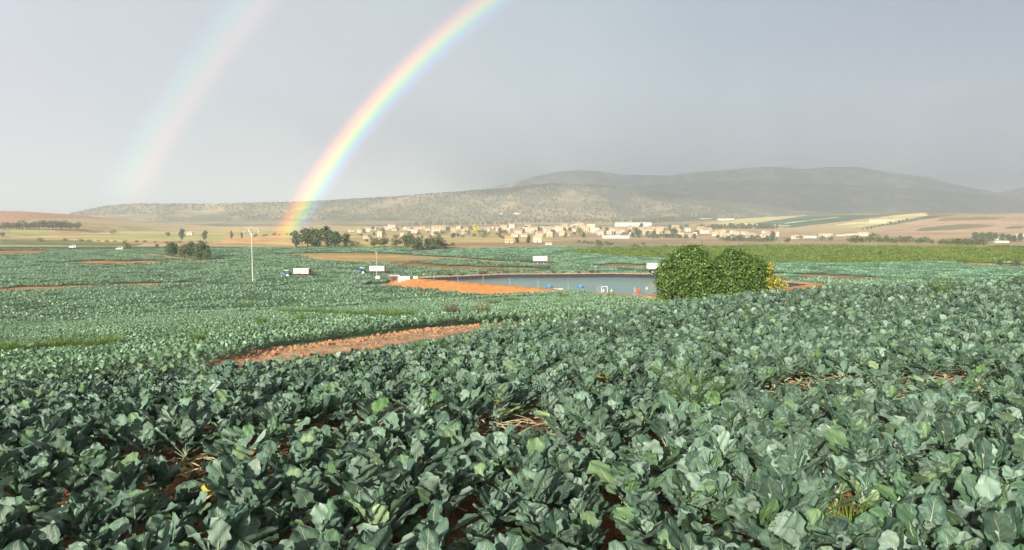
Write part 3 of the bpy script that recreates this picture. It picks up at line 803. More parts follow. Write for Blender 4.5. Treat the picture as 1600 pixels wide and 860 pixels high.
# --- tiles of the same crop for the slope and the valley
def tile_np(rng, size, npl, nleaf, nu, h0, cols, wmul=1.0, lmul=1.0):
    Vs, Qs, Cs = [], [], []; off = 0
    side = max(1, int(round(math.sqrt(npl)))); stp = size / side
    for i in range(side):
        for j in range(side):
            cx = -size / 2 + (i + .5) * stp + rng.uniform(-.3, .3) * stp; cy_ = -size / 2 + (j + .5) * stp + rng.uniform(-.3, .3) * stp
            b = h0 * rng.uniform(.8, 1.15); pc = rng.uniform(.8, 1.2)
            if rng.random() < .03: continue
            for k in range(nleaf):
                f = k / max(nleaf - 1, 1); azm = k * 2.4 + rng.uniform(0, 1.2)
                el = math.radians(32 + 48 * f + rng.uniform(-12, 12)); L = .28 * lmul * b / .5 * rng.uniform(.7, 1.25); Wd = L * .46 * wmul
                bend = rng.uniform(.3, 1.0); v = []
                for q in range(nu + 1):
                    u = q / nu; ww = Wd * (.25 + 1.1 * u * (1 - u) * 2 if u < 1 else .3)
                    y = .10 + L * u * math.cos(bend * u * .5); z = -L * u * math.sin(bend * u * .5)
                    v += [(-ww, y, z + .15 * ww), (0, y, z), (ww, y, z + .15 * ww)]
                V = rot_xz(np.array(v), el, azm); V += (cx, cy_, .10 + .16 * f * b / .5)
                Q = [(q * 3 + a, q * 3 + a + 1, q * 3 + a + 4, q * 3 + a + 3) for q in range(nu) for a in (0, 1)]
                c = np.array(cols[rng.integers(len(cols))]) * pc * rng.uniform(.8, 1.25)
                Vs.append(V); Qs.append(np.array(Q) + off); Cs.append(np.tile(c, (len(V), 1))); off += len(V)
    return np.concatenate(Vs), np.concatenate(Qs), np.concatenate(Cs)

FC = [(.125, .24, .15), (.20, .33, .235), (.11, .215, .12), (.17, .30, .165), (.070, .13, .08)]
def tile_protos(nm, n, size, npl, nleaf, nu, h0, mat, cols=FC, wmul=1.0, lmul=1.0):
    r_ = []
    for k in range(n):
        V, Q, c = tile_np(NR, size, npl, nleaf, nu, h0, cols, wmul, lmul); r_.append(mesh_np(nm, V, Q, mat, c, smooth=True, link=False))
    return r_

def tiles(name, size, y0, y1, protos, test, half=.80):
    xs = np.arange(-half * y1, half * y1, size); ys = np.arange(y0, y1, size)
    X, Y = np.meshgrid(xs, ys); X = X.ravel(); Y = Y.ravel()
    X = X + NR.uniform(-.1, .1, len(X)) * size; Y = Y + NR.uniform(-.1, .1, len(Y)) * size
    m = (np.abs(X) < half * Y + 3) & test(X, Y); X = X[m]; Y = Y[m]
    Z = h(X, Y); e = .5
    zx = (h(X + e, Y) - h(X - e, Y)) / (2 * e); zy = (h(X, Y + e) - h(X, Y - e)) / (2 * e)
    yaw = NR.integers(0, 4, len(X)) * (math.pi / 2)
    rots = []
    for a, b, c in zip(zx, zy, yaw):
        q = Vector((-a, -b, 1)).normalized().to_track_quat('Z', 'Y') if abs(a) + abs(b) > 1e-4 else None
        n_ = Vector((-a, -b, 1)).normalized()
        q = Vector((0, 0, 1)).rotation_difference(n_)
        rots.append((q.to_matrix() @ Matrix.Rotation(c, 3, 'Z')).to_euler())
    sc = NR.uniform(.96, 1.04, len(X))[:, None] * np.ones(3)
    scatter(name, np.c_[X, Y, Z + EYE], np.array([tuple(r) for r in rots]), sc, NR.integers(0, len(protos), len(X)), protos)

SOILP = [P for P, c, k in PATCH if k == 'soil']
def open_ground(X, Y):
    m = np.zeros(X.shape, bool)
    for P in SOILP: m |= in_poly(P, X, Y) | in_poly(P, X, Y * 1.019)
    return m
WEED_LINE = 1.0
def crop_ok(X, Y):
    q = poly_sd(POND, X, Y)
    return (q > 7.4) & ~open_ground(X, Y) & ~in_poly(ORCHARD, X, Y)
def field_edge(X): return 318 + 12 * np.sin(X * .011 + .6) + 6 * np.sin(X * .05)
tiles('slope_crop', 2.0, 18, 118, tile_protos('slope', 5, 2.1, 42, 10, 3, .37, M['crop'], lmul=.72),
      lambda X, Y: ((s_edge(X, Y) > 14.9) | ((X < -9.0) | (X > XR(s_edge(X, Y)) + .4)) & (s_edge(X, Y) > 8.3)) & crop_ok(X, Y) & (Y < 105 + 8 * np.sin(X * .05)))
tiles('valley_crop', 4.0, 98, 345, tile_protos('valley', 5, 4.2, 64, 5, 2, .50, M['crop'], wmul=1.25),
      lambda X, Y: (s_edge(X, Y) > 15.9) & crop_ok(X, Y) & (Y >= 105 + 8 * np.sin(X * .05)) & (Y < field_edge(X)) & ~((X > 20) & (Y > 176)) & ~((Y > 262) & (X > -70)))
tiles('pale_valley_crop', 4.0, 170, 345, tile_protos('pale', 4, 4.2, 64, 5, 2, .45, M['pale_crop'], wmul=1.3),
      lambda X, Y: crop_ok(X, Y) & (((X > 20) & (Y > 176)) | ((Y > 262) & (X > -70))) & (Y < field_edge(X)))

# --- orchard: low bright rows beyond the crop
def clump_np(rng, n, sx, sy, sz, leaf, cols, z0=0.0, shell=.55):
    d = rng.normal(size=(n, 3)); d /= np.linalg.norm(d, axis=1)[:, None]
    r = shell + (1 - shell) * rng.random(n) ** .6
    c = d * r[:, None] * np.array((sx, sy, sz)); c[:, 2] = np.abs(c[:, 2]) * (1 if z0 == 0 else 1) + z0 if z0 == 0 else c[:, 2] + z0
    return leaf_quads(rng, c, d, leaf, cols)
def leaf_quads(rng, c, d, leaf, cols, flat=.6):
    n = len(c)
    nrm = d * flat + rng.normal(size=(n, 3)) * .55 + np.array((0, 0, .25)); nrm /= np.linalg.norm(nrm, axis=1)[:, None]
    t = np.cross(nrm, rng.normal(size=(n, 3))); t /= np.linalg.norm(t, axis=1)[:, None]; b = np.cross(nrm, t)
    s = leaf * rng.uniform(.6, 1.35, n)[:, None]
    V = np.stack([c - t * s * .5, c + b * s * .32 - nrm * s * .08, c + t * s * .5, c - b * s * .32 - nrm * s * .08], 1).reshape(-1, 3)
    Q = np.arange(4 * n).reshape(n, 4)
    col = np.array(cols)[rng.integers(0, len(cols), n)] * rng.uniform(.75, 1.3, n)[:, None]
    return V, Q, np.repeat(col, 4, 0)
OC = [(.17, .26, .045), (.21, .30, .06), (.13, .21, .04), (.24, .30, .08)]
op = []
for k in range(5):
    parts = [clump_np(NR, 60, 1.3, .75, 1.15, .42, OC) for _ in range(3)]
    V = np.concatenate([p[0] + (dx_ * 1.5, NR.uniform(-.2, .2), 0) for p, dx_ in zip(parts, (-1, 0, 1))])
    op.append(mesh_np('orchard', V, np.arange(len(V)).reshape(-1, 4), M['weed'], np.concatenate([p[2] for p in parts]), link=False))
xs, ys = np.meshgrid(np.arange(-40, 280, 4.0), np.arange(205, 345, 4.2)); xs = xs.ravel() + NR.uniform(-.8, .8, xs.size); ys = ys.ravel() + NR.uniform(-.25, .25, ys.size)
m = in_poly(ORCHARD, xs, ys) & (NR.random(xs.size) > .05); xs = xs[m]; ys = ys[m]; n = len(xs)
scatter('orchard_rows', np.c_[xs, ys, h(xs, ys) + EYE], np.c_[np.zeros((n, 2)), NR.uniform(-.08, .08, n)], NR.uniform(.75, 1.25, (n, 1)) * np.ones(3), NR.integers(0, 5, n), op)

# --- forest on the hills: clumps of tree crowns
FO = [(.11, .125, .06), (.125, .14, .066), (.09, .105, .058)]
fp = []
for k in range(4):
    V, Q, c = clump_np(NR, 60, 3.0, 3.0, 4.2, 1.9, FO); fp.append(mesh_np('forest', V, Q, M['tree'], c, link=False))
n = 110000
X = NR.uniform(-1800, 2600, n); Y = NR.uniform(1700, 3150, n)
Z = h(X, Y); dens = fbm(X * .006, Y * .006, 4) + .25 * fbm(X * .03, Y * .03, 3)
m = (np.abs(X) < .75 * Y) & (Z > -23.5) & ((dens > -.16 - .3 * sm(-700, 300, X)) & (NR.random(n) < (.5 + .5 * sm(-900, 200, X))))
X, Y, Z = X[m], Y[m], Z[m]; n = len(X)
s_ = NR.uniform(.35, 1.0, n)
scatter('forest', np.c_[X, Y, Z + EYE - .5], np.c_[np.zeros((n, 2)), NR.uniform(0, 6.28, n)], s_[:, None] * np.ones(3), NR.integers(0, 4, n), fp)

# --- litter between the thinned plants: dry stalks, bits of leaf, stones
def debris():
    Vs, Qs, Cs = [], [], []; off = 0
    pts = []
    for P in LANES:
        lo, hi = P.min(0), P.max(0); nn = int((hi - lo).prod() * 110)
        q = NR.uniform(lo, hi, (nn, 2)); q = q[in_poly(P, q[:, 0], q[:, 1])]; pts.append(q)
    q = NR.uniform((-9, 3.5), (12, 16), (2600, 2)); pts.append(q)
    pts = np.concatenate(pts); z = h(pts[:, 0], pts[:, 1]) + EYE
    for (x, y), zz in zip(pts, z):
        t = NR.random(); a = NR.uniform(0, 6.28)
        if t < .5:     # stalk
            L = NR.uniform(.08, .30); w_ = NR.uniform(.005, .012); d = np.array((math.cos(a), math.sin(a), NR.uniform(-.1, .35))); s = np.array((-math.sin(a), math.cos(a), 0))
            p = np.array((x, y, zz + NR.uniform(.02, .12)))
            mid = p + d * L * .5 + (0, 0, NR.uniform(0, .03))
            V = np.array([p - s * w_, p + (0, 0, w_), p + s * w_, mid - s * w_, mid + (0, 0, w_), mid + s * w_, p + d * L - s * w_ * .6, p + d * L + (0, 0, w_ * .6), p + d * L + s * w_ * .6])
            Q = [(0, 1, 4, 3), (1, 2, 5, 4), (3, 4, 7, 6), (4, 5, 8, 7)]
            c = np.array(((.58, .52, .32), (.50, .48, .27), (.62, .53, .36), (.36, .40, .20))[NR.integers(4)])
        else:          # shrivelled leaf
            L = NR.uniform(.04, .13); V = []
            for i in range(4):
                for j in range(3):
                    V.append((x + (i / 3 - .5) * L * math.cos(a) - (j - 1) * L * .32 * math.sin(a), y + (i / 3 - .5) * L * math.sin(a) + (j - 1) * L * .32 * math.cos(a), zz + .02 + NR.uniform(0, .05)))
            Q = [(i * 3 + j, i * 3 + j + 1, i * 3 + j + 4, i * 3 + j + 3) for i in range(3) for j in (0, 1)]; V = np.array(V)
            c = np.array(((.46, .38, .25), (.16, .15, .09), (.34, .26, .15), (.10, .13, .075), (.52, .46, .34), (.09, .12, .08))[NR.integers(6)])
        Vs.append(V); Qs.append(np.array(Q) + off); Cs.append(np.tile(c, (len(V), 1))); off += len(V)
    kind(mesh_np('crop_debris', np.concatenate(Vs), np.concatenate(Qs), M['debris'], np.concatenate(Cs), smooth=True), 'stuff')
debris()

def clods():
    pr = []
    import bmesh
    for k in range(4):
        bm = bmesh.new(); bmesh.ops.create_icosphere(bm, subdivisions=2, radius=1)
        me = bpy.data.meshes.new('clod')
        for v in bm.verts: v.co *= 1 + .35 * R.uniform(-1, 1)
        bm.to_mesh(me); bm.free(); me.materials.append(M['clod']); pr.append(bpy.data.objects.new('clod', me))
    X = []; Y = []; Sx = []
    while len(X) < 1700:
        x = R.uniform(-16, 12); y = R.uniform(14, 44); s = float(s_edge(np.array([x]), np.array([y]))[0])
        if 5.4 < s < 14.4 and -9.4 < x < XR(s) and (abs(s - 13.4) < .8 or R.random() < .10): X.append(x); Y.append(y); Sx.append(R.choice((.015, .02, .03, .04, .07)) * R.uniform(.6, 1.3))
    for _ in range(700):
        X.append(R.uniform(-8, 11)); Y.append(R.uniform(3.5, 15)); Sx.append(R.uniform(.01, .035))
    X = np.array(X); Y = np.array(Y); n = len(X); s = np.array(Sx)
    scatter('soil_clods', np.c_[X, Y, h(X, Y) + EYE + .25 * s], NR.uniform(0, 6, (n, 3)), s[:, None] * np.array((1, 1, .75)), NR.integers(0, 4, n), pr)
clods()

# ------------------------------------------------------------------ trees
GREEN = [(.10, .145, .06), (.125, .175, .07), (.08, .118, .05)]
OLIVE = [(.15, .165, .055), (.18, .19, .07), (.12, .135, .05)]
PINE = [(.20, .205, .09), (.17, .18, .085), (.24, .23, .10)]
BRIGHT = [(.066, .140, .030), (.112, .205, .043), (.042, .092, .024), (.175, .285, .062)]
YELL = [(.38, .33, .05), (.30, .28, .05), (.45, .38, .07), (.16, .18, .04)]
DRY = [(.15, .10, .07), (.11, .075, .06), (.19, .13, .085)]

def crown_np(rng, blobs, n, leaf, cols, twig=0):
    """blobs: (x, y, z, rx, ry, rz); leaves sit in small tufts through the outer part of the blobs"""
    vol = np.array([b[3] * b[4] * b[5] for b in blobs]) ** .75; pick = rng.choice(len(blobs), n, p=vol / vol.sum())
    B = np.array(blobs)[pick]
    nt = max(8, n // 22)
    td = rng.normal(size=(nt, 3)); td /= np.linalg.norm(td, axis=1)[:, None]; tr = .50 + .55 * rng.random(nt) ** .7
    k = rng.integers(0, nt, n)
    d = td[k] + rng.normal(size=(n, 3)) * .17
    c = B[:, :3] + d * tr[k][:, None] * B[:, 3:]
    dn = d / np.linalg.norm(d, axis=1)[:, None]
    c[:, 2] = np.maximum(c[:, 2], .05)
    return leaf_quads(rng, c, dn, leaf, cols)

def branch_mb(rng, blobs, hgt, r0, stems=1):
    b = MB()
    for s in range(stems):
        ox = rng.uniform(-.35, .35) * (stems > 1); oy = rng.uniform(-.3, .3) * (stems > 1)
        top = (rng.uniform(-.1, .1) * hgt, rng.uniform(-.1, .1) * hgt, hgt * .62)
        b.tube([(ox, oy, -.3), (ox * 1.1, oy, hgt * .2), (top[0] * .5 + ox, top[1] * .5 + oy, hgt * .4), (top[0] + ox, top[1] + oy, top[2])], [r0, r0 * .8, r0 * .6, r0 * .3], 7)
        for q in blobs[s::stems]:
            z0 = hgt * rng.uniform(.2, .4)
            b.tube([(ox, oy, z0), (q[0] * .5, q[1] * .5, (z0 + q[2]) * .52), (q[0], q[1], q[2])], [r0 * .5, r0 * .32, r0 * .1], 5)
    return b

def tree(name, blobs, hgt, r0, n, leaf, cols, seed, stems=1, link=True):
    rng = np.random.default_rng(seed)
    root = empty(name, (0, 0, 0)) if link else bpy.data.objects.new(name, None)
    tk = branch_mb(rng, blobs, hgt, r0, stems).build('trunk', M['bark'], root, smooth=True, link=link)
    V, Q, c = crown_np(rng, blobs, n, leaf, cols)
    cr = mesh_np('crown', V, Q, M['tree'], c, parent=root, link=link)
    return root

def round_blobs(rng, w, hgt, base, k=6):
    b = [(0, 0, (base + hgt) * .5, w * .38, w * .38, (hgt - base) * .46)]
    for i in range(k):
        a = i * 6.283 / k + rng.uniform(-.4, .4); r = w * rng.uniform(.22, .34); z = base + (hgt - base) * rng.uniform(.22, .78); q = w * rng.uniform(.17, .27)
        b.append((r * math.cos(a), r * math.sin(a), z, q, q, q * rng.uniform(.75, 1.0)))
    b.append((rng.uniform(-.1, .1) * w, rng.uniform(-.1, .1) * w, hgt * .88, w * .2, w * .2, hgt * .12))
    return b

# unit forms, 1 m tall: scaled copies share their meshes
def unit_forms(name, cols, n, k, w, base, seed, leaf=.13, q=6):
    r_ = []
    for i in range(k):
        rng = np.random.default_rng(seed + i)
        r_.append(tree(name, round_blobs(rng, w * rng.uniform(.85, 1.15), 1.0, base, q), 1.0, .035, n, leaf, cols, seed + i, link=False))
    return r_
FORM = {
 'broad': unit_forms('tree', GREEN, 1000, 5, .85, .02, 100, .11, 9),
 'olive': unit_forms('tree', OLIVE, 800, 3, 1.0, .10, 200, .11),
 'pine': unit_forms('pine_tree', PINE, 560, 4, .85, .14, 300, .12),
 'tall': unit_forms('poplar_tree', GREEN, 800, 3, .46, .04, 400, .085),
 'bush': unit_forms('shrub', GREEN, 260, 3, 1.5, .02, 500, .17),
 'dkbush': unit_forms('shrub', OLIVE, 260, 2, 1.5, .02, 600, .17),
 'bright': unit_forms('tree', [(.16, .22, .03), (.22, .27, .04), (.13, .18, .03)], 320, 2, .9, .10, 700),
 'yellow': unit_forms('tree', [(.66, .60, .03), (.58, .56, .04)], 300, 1, .75, .10, 800),
}
NAMES = {'broad': 'tree', 'olive': 'tree', 'pine': 'pine_tree', 'tall': 'poplar_tree', 'bush': 'shrub', 'dkbush': 'shrub', 'bright': 'tree', 'yellow': 'tree'}
def put_tree(form, x, y, hpx, wide, label, cat='tree', group=None, pos=None):
    p = pos if pos is not None else at(x, y)
    hm = max(.8, hpx * p.y / F)
    src = R.choice(FORM[form])
    o = copy_tree(src); o.name = NAMES[form]
    o.location = p - Vector((0, 0, .05)); o.rotation_euler = (0, 0, R.uniform(0, 6.28)); o.scale = (hm * wide, hm * wide, hm)
    return tag(o, label, cat, group)

# the five field trees by the pale path
for (x, y, hp, wd, lb) in [
    (270, 400, 22, 1.05, 'round dark tree on one thin trunk, leftmost and alone beside the pale field path'),
    (288, 404, 23, .85, 'yellowish olive tree of the clump at the end of the pale path'),
    (299, 403.5, 26, .9, 'dark tall tree in the middle of the clump by the pale path'),
    (314, 406, 29, .95, 'tallest dark tree of the clump at the end of the pale path'),
    (324, 408, 20, 1.0, 'low spreading tree at the right edge of the clump by the pale path')]:
    put_tree('olive' if 'olive' in lb else 'broad', x, y, hp, wd, lb, 'tree', 'field trees by the pale path')
# poplars and broad trees behind the rainbow's foot
for (f, x, y, hp, wd, lb) in [
    ('tall', 463, 386, 24, 1.0, 'slim poplar standing inside the foot of the rainbow'),
    ('broad', 481, 386, 28, .92, 'broad pale-lit tree, leftmost of the big grove by the rainbow foot'),
    ('broad', 495, 386, 27, .85, 'broad tree with shaded right side in the middle of the grove'),
    ('tall', 512, 386, 31, 1.05, 'tall narrow poplar, highest of the grove by the rainbow foot'),
    ('broad', 524, 386, 23, .95, 'lower dark tree between the tall poplar and the small end tree'),
    ('tall', 540, 386, 21, 1.3, 'small oval tree at the right end of the grove by the rainbow'),
    ('bush', 552, 385.5, 8, 1.4, 'low dusky shrub right of the grove, at the field edge')]:
    put_tree(f, x, y, hp * 1.08, wd * 1.3, lb, 'shrub' if f == 'bush' else 'tree', 'grove by the rainbow foot')
for (f, x, y, hp, wd, lb) in [
    ('olive', 585, 386, 11, 1.1, 'small yellow-green tree, left of the four dark round trees'),
    ('olive', 600, 386, 13, 1.0, 'second yellow-green tree, left of the four dark round trees'),
    ('olive', 620, 386, 12, 1.2, 'yellow-green bushy tree touching the four dark round trees'),
    ('broad', 638, 386.5, 20, .85, 'dark round tree at the back left of the four by the farm lane'),
    ('broad', 653, 392.5, 21, .85, 'dark round tree nearest the crop, standing before the farm lane'),
    ('broad', 668, 389.5, 17, .75, 'smaller dark tree in the middle of the four by the farm lane'),
    ('broad', 683, 390, 20, .95, 'largest round dark tree at the right of the four by the farm lane'),
    ('bush', 695, 388.5, 13, .6, 'dark shrub leaning on the rightmost round tree by the lane'),
    ('bush', 707, 385, 6, 1.0, 'small shrub alone beside the pale farm lane')]:
    put_tree(f, x, y, hp * 1.05, wd * 1.3, lb, 'shrub' if f == 'bush' else 'tree', 'trees by the farm lane')
# pines in a row below the pink hill
for i in range(26):
    x = -6 + i * 5.2 + R.uniform(-1.2, 1.2)
    yb = 359 + (.0 if x < 90 else -.02 * (x - 90)); 
    hp = (10 + R.uniform(-1.5, 2.2)) * (1.0 if 30 < x < 112 else .8)
    put_tree('pine', x, yb, hp * 1.25, .95, 'olive-coloured pine in the long row below the pink hill', 'tree', 'pine row below the pink hill')
for (f, x, y, hp, wd, lb) in [
    ('olive', 4, 371, 8, 1.1, 'small pale tree at the left end of the yellow field'),
    ('dkbush', 63, 378, 6, 1.4, 'dark rounded shrub on the green strip below the yellow field'),
    ('dkbush', 102, 377, 4.5, 1.5, 'low shrub just above the parked field vehicle'),
    ('dkbush', 198, 391, 13, .75, 'dark shrub beside the white field vehicle'),
    ('bush', 245, 387, 6, .9, 'small dark shrub alone in the green strip left of the clump'),
    ('bush', 177, 366, 6, 1.3, 'grey-green shrub at the foot of the rocky hill end'),
    ('tall', 284, 375, 18, 1.1, 'tall grey-green tree left of the small white farmhouse'),
    ('tall', 320, 375, 15, 1.25, 'dark blocky tree right of the small white farmhouse'),
    ('olive', 262, 370, 7, 1.2, 'low green tree left of the small white farmhouse'),
    ('tall', 362, 373, 13, 1.0, 'grey-green tree, left of the pair near the white pole'),
    ('tall', 378, 373, 10, 1.1, 'grey-green tree, right of the pair near the white pole')]:
    put_tree(f, x, y, hp, wd, lb, 'shrub' if 'shrub' in lb else 'tree')
# shrubs and trees out in the orchard and along its edge
for (f, x, y, hp, wd, lb) in [
    ('broad', 1375, 403, 12, .85, 'round dark tree rising alone out of the bright orchard'),
    ('bush', 1472, 409, 9, 1.3, 'wide dark shrub on the sandy end of the orchard'),
    ('broad', 1562, 416, 11, .85, 'small round tree, left one at the orchard corner'),
    ('bush', 1588, 417, 14, .9, 'large dark shrub at the right edge by the orchard corner'),
    ('bush', 1208, 397, 6, 1.4, 'grey shrub in the orchard just above the big bushy tree'),
    ('bush', 1255, 397, 9, .9, 'pale grey-green tree in the middle of the orchard'),
    ('bush', 1326, 400, 5, .9, 'small grey shrub left of the lone orchard tree'),
    ('bush', 1510, 412, 7, 1.0, 'thin grey-green shrub right of the wide dark shrub'),
    ('bush', 993, 390, 8, 1.3, 'grey-green shrub behind the orchard left of the bushy tree'),
    ('bush', 1039, 388, 7, 1.2, 'round grey shrub behind the orchard beside the bushy tree crown'),
    ('bush', 1005, 383, 5, .9, 'tiny dark shrub on the brown field above the orchard')]:
    put_tree(f, x, y, hp, wd, lb, 'tree' if 'tree' in lb.split(' in ')[0] and f != 'bush' else 'shrub')
# hedges and trees along the foot of the right-hand hill
def row(form, x0, y0, x1, y1, n, hp, wd, label, group, jit=1.0):
    for i in range(n):
        t = (i + .5) / n
        put_tree(form, x0 + (x1 - x0) * t + R.uniform(-1, 1) * jit, y0 + (y1 - y0) * t + R.uniform(-.5, .5), hp * R.uniform(.75, 1.25), wd, label, 'tree', group)
row('bush', 1325, 379, 1425, 380, 16, 11, .9, 'dense green hedge tree below the bare reddish hill', 'hedge below the reddish hill')
row('bush', 1428, 380, 1458, 381, 5, 8, 1.0, 'lower hedge tree right of the dense hedge', 'hedge gap trees')
row('bush', 1466, 382, 1540, 384, 12, 9, 1.0, 'green tree of the loose row left of the white farm', 'trees left of the white farm')
row('broad', 1520, 376, 1600, 378, 8, 12, .9, 'dark tree standing among the white farm buildings at the right edge', 'trees of the white farm')
row('bush', 1545, 388, 1612, 390, 10, 6, 1.3, 'low dark hedge tree in front of the white farm', 'hedge before the white farm')
row('broad', 1345, 361, 1420, 345, 12, 3.6, 1.1, 'small olive tree in the line along the crest of the reddish slope', 'olive trees on the reddish slope', .6)
row('broad', 1105, 358, 1215, 358, 26, 8, .9, 'grey-green tree of the long belt under the striped fields', 'tree belt under the striped fields')
row('bush', 1130, 377, 1212, 378, 16, 9, .9, 'dark garden tree before the red-roofed houses', 'trees before the red-roofed houses')
row('bush', 1010, 372, 1075, 373, 8, 8, 1.2, 'round dark garden tree at the village edge above the orchard', 'garden trees at the village edge')
row('broad', 988, 352, 1110, 341, 28, 8, .9, 'dark tree of the wood edge climbing right behind the village', 'wood edge behind the village', 1.5)
row('pine', 640, 353, 800, 352, 30, 7, .9, 'grey-green tree of the belt between village and forest', 'tree belt behind the village', 2.5)
row('pine', 800, 349, 980, 349, 26, 7, .9, 'dim tree of the forest edge above the cream houses', 'forest edge above the houses', 2.5)
row('olive', 570, 379, 690, 371, 14, 5, 1.1, 'scrubby tree on the dry ground behind the round trees', 'scrub behind the round trees', 4)
row('olive', 390, 371, 450, 368, 7, 4, 1.3, 'dry scrub tree on the ochre ground by the white pole', 'scrub by the white pole', 4)
row('dkbush', 120, 378, 320, 380, 14, 3.5, 1.6, 'low hedge shrub along the far edge of the left fields', 'low hedge of the left fields', 4)
row('bush', 900, 380, 960, 384, 8, 6, 1.0, 'garden shrub among the pale blocks before the village', 'shrubs before the village', 2)

# ------------------------------------------------------------------ houses
WIDTH = {}
def house(w_, d_, h_, wall, roof, roofh, nwin, two=False, flat=False):
    root = bpy.data.objects.new('house', None); root['form'] = str(len(WIDTH)); WIDTH[root['form']] = w_
    MB().box(-w_ / 2, -d_ / 2, -1.0, w_ / 2, d_ / 2, h_).build('wall', wall, root, link=False)
    e = .45; r = MB()
    if flat:
        r.box(-w_ / 2 - .15, -d_ / 2 - .15, h_ + .003, w_ / 2 + .15, d_ / 2 + .15, h_ + .35)
    else:
        prof = [(-d_ / 2 - e, h_ - .15), (0, h_ + roofh), (d_ / 2 + e, h_ - .15), (d_ / 2 + e, h_ - .32), (0, h_ + roofh - .2), (-d_ / 2 - e, h_ - .32)]
        r.v = []; b = MB().prism(prof, -w_ / 2 - e, w_ / 2 + e); r.add([(y, x, z) for x, y, z in b.v], [tuple(reversed(f)) for f in b.f])
        g = MB().prism([(-d_ / 2, h_ + .002), (0, h_ + roofh - .22), (d_ / 2, h_ + .002)], -w_ / 2, w_ / 2)
        g2 = MB(); g2.add([(y, x, z) for x, y, z in g.v], [tuple(reversed(f)) for f in g.f]); g2.build('gable', wall, root, link=False)
    r.build('roof', roof, root, link=False)
    for i in range(nwin):
        x = -w_ / 2 + w_ * (i + .5) / nwin
        for z in ((.9, 3.6) if two else (1.0,)):
            MB().box(x - .5, -d_ / 2 - .06, z, x + .5, -d_ / 2 + .02, z + 1.25).build('window', M['shutter'], root, link=False)
    MB().box(-.5 + w_ * .02, -d_ / 2 - .08, 0, .45 + w_ * .02, -d_ / 2 + .02, 2.1).build('door', M['bark'], root, link=False)
    return root
HOUSES = [house(10, 8, 3.2, WALLS[i % 4], ROOFS[(0, 1, 0, 1)[i % 4]], 1.7, 3) for i in range(4)] + \
         [house(9, 8, 5.8, WALLS[i % 4], ROOFS[(1, 0)[i % 2]], 1.6, 3, True) for i in range(4)] + \
         [house(11, 9, 6.0, WALLS[i], ROOFS[2], 0, 4, True, True) for i in (0, 1, 2)]
BARNS = [house(28, 12, 4.2, WALLS[1], ROOFS[2], 1.3, 5), house(44, 14, 5.0, WALLS[1], ROOFS[2], 1.4, 8), house(24, 10, 3.6, WALLS[0], ROOFS[1], 1.6, 4)]
for hh in BARNS:
    hh.name = 'farm_building'
def put_house(src, x, y, wpx, label, group=None, rz=None, cat='house'):
    p = at(x, y); base = WIDTH[src['form']]
    sc = wpx * p.y / F / base
    o = copy_tree(src); del o['form']; o.location = p; o.rotation_euler = (0, 0, R.uniform(-.5, .5) if rz is None else rz); o.scale = (sc, sc, sc * .85 if cat != 'house' else max(sc, .72) if sc < 1 else sc)
    return tag(o, label, cat, group)
B0, B1, B2 = BARNS
for (s_, x, y, wpx, lb, rz, cat) in [
    (B1, 989, 354, 62, 'long white warehouse, largest building, above the right of the village', -.04, 'warehouse'),
    (B1, 962, 372.5, 46, 'long low white shed in front of the village', -.06, 'shed'),
    (B0, 1058, 371.5, 20, 'low white shed right of the village before the brown field', .1, 'shed'),
    (B0, 1103, 344.5, 20, 'white farm building on the slope, left of its long shed', .2, 'farm building'),
    (B1, 1134, 344.5, 28, 'long pale shed on the slope under the dark mountain', .1, 'shed'),
    (B0, 1262, 372, 26, 'white building with windows below the striped fields', -.1, 'building'),
    (B2, 1290, 371, 22, 'pinkish long house right of the white building', .15, 'house'),
    (B0, 1313, 369, 15, 'small white shed between the pinkish house and the hedge', 0, 'shed'),
    (B0, 1330, 368, 20, 'bright white building at the left end of the dense hedge', .1, 'building'),
    (B2, 1348, 369, 18, 'low cream house behind the dense hedge', .0, 'house'),
    (B0, 1558, 375, 30, 'long white farm building with pale roof at the right edge', .1, 'farm building'),
    (B0, 1564, 379.5, 22, 'white farm building in front of the long one at the right edge', -.15, 'farm building'),
    (B2, 1592, 372, 18, 'cream farmhouse at the far right edge among dark trees', .2, 'house'),
    (HOUSES[1], 297, 367.5, 9, 'small white farmhouse alone below the flat-topped hill', .1, 'house'),
    (HOUSES[0], 573, 373, 12, 'cream house at the left end of the village', .2, 'house'),
    (HOUSES[4], 683, 365, 17, 'large cream house above the round dark trees', .3, 'house'),
    (HOUSES[1], 648, 364, 14, 'pale house left of the large cream house', -.2, 'house'),
    (HOUSES[2], 795, 380, 14, 'low house with yellow-lit wall before the small conifers', .1, 'house'),
    (HOUSES[1], 840, 379, 14, 'low pale house right of the small conifers', -.1, 'house'),
    (HOUSES[1], 857, 383, 11, 'white hut at the corner of the teal crop', .05, 'hut'),
    (HOUSES[6], 882, 356, 9, 'slim white two-storey house standing highest in the village', .0, 'house'),
    (HOUSES[1], 783, 335.5, 6, 'tiny white house on the forest slope, left one', .0, 'house'),
    (B0, 808, 335.5, 12, 'small white buildings on the forest slope above the village', .1, 'house'),
    (B2, 1370, 347, 26, 'long low cream house on the crest of the reddish slope', -.2, 'house'),
    (HOUSES[0], 1390, 345, 10, 'small cream house at the right end of the crest', .2, 'house')]:
    put_house(s_, x, y, wpx * .9, lb, None, rz, cat)
def village(n, x0, x1, y0, y1, wpx, label, group, src):
    k = 0
    for i in range(n):
        x = x0 + (x1 - x0) * (i + R.uniform(.1, .9)) / n; y = R.uniform(y0, y1)
        put_house(R.choice(src), x, y, wpx * R.uniform(.55, 1.1), label, group)
village(16, 548, 680, 357, 371, 9, 'small cream house scattered on the dry ground left of the village', 'scattered houses left of the village', HOUSES[:6])
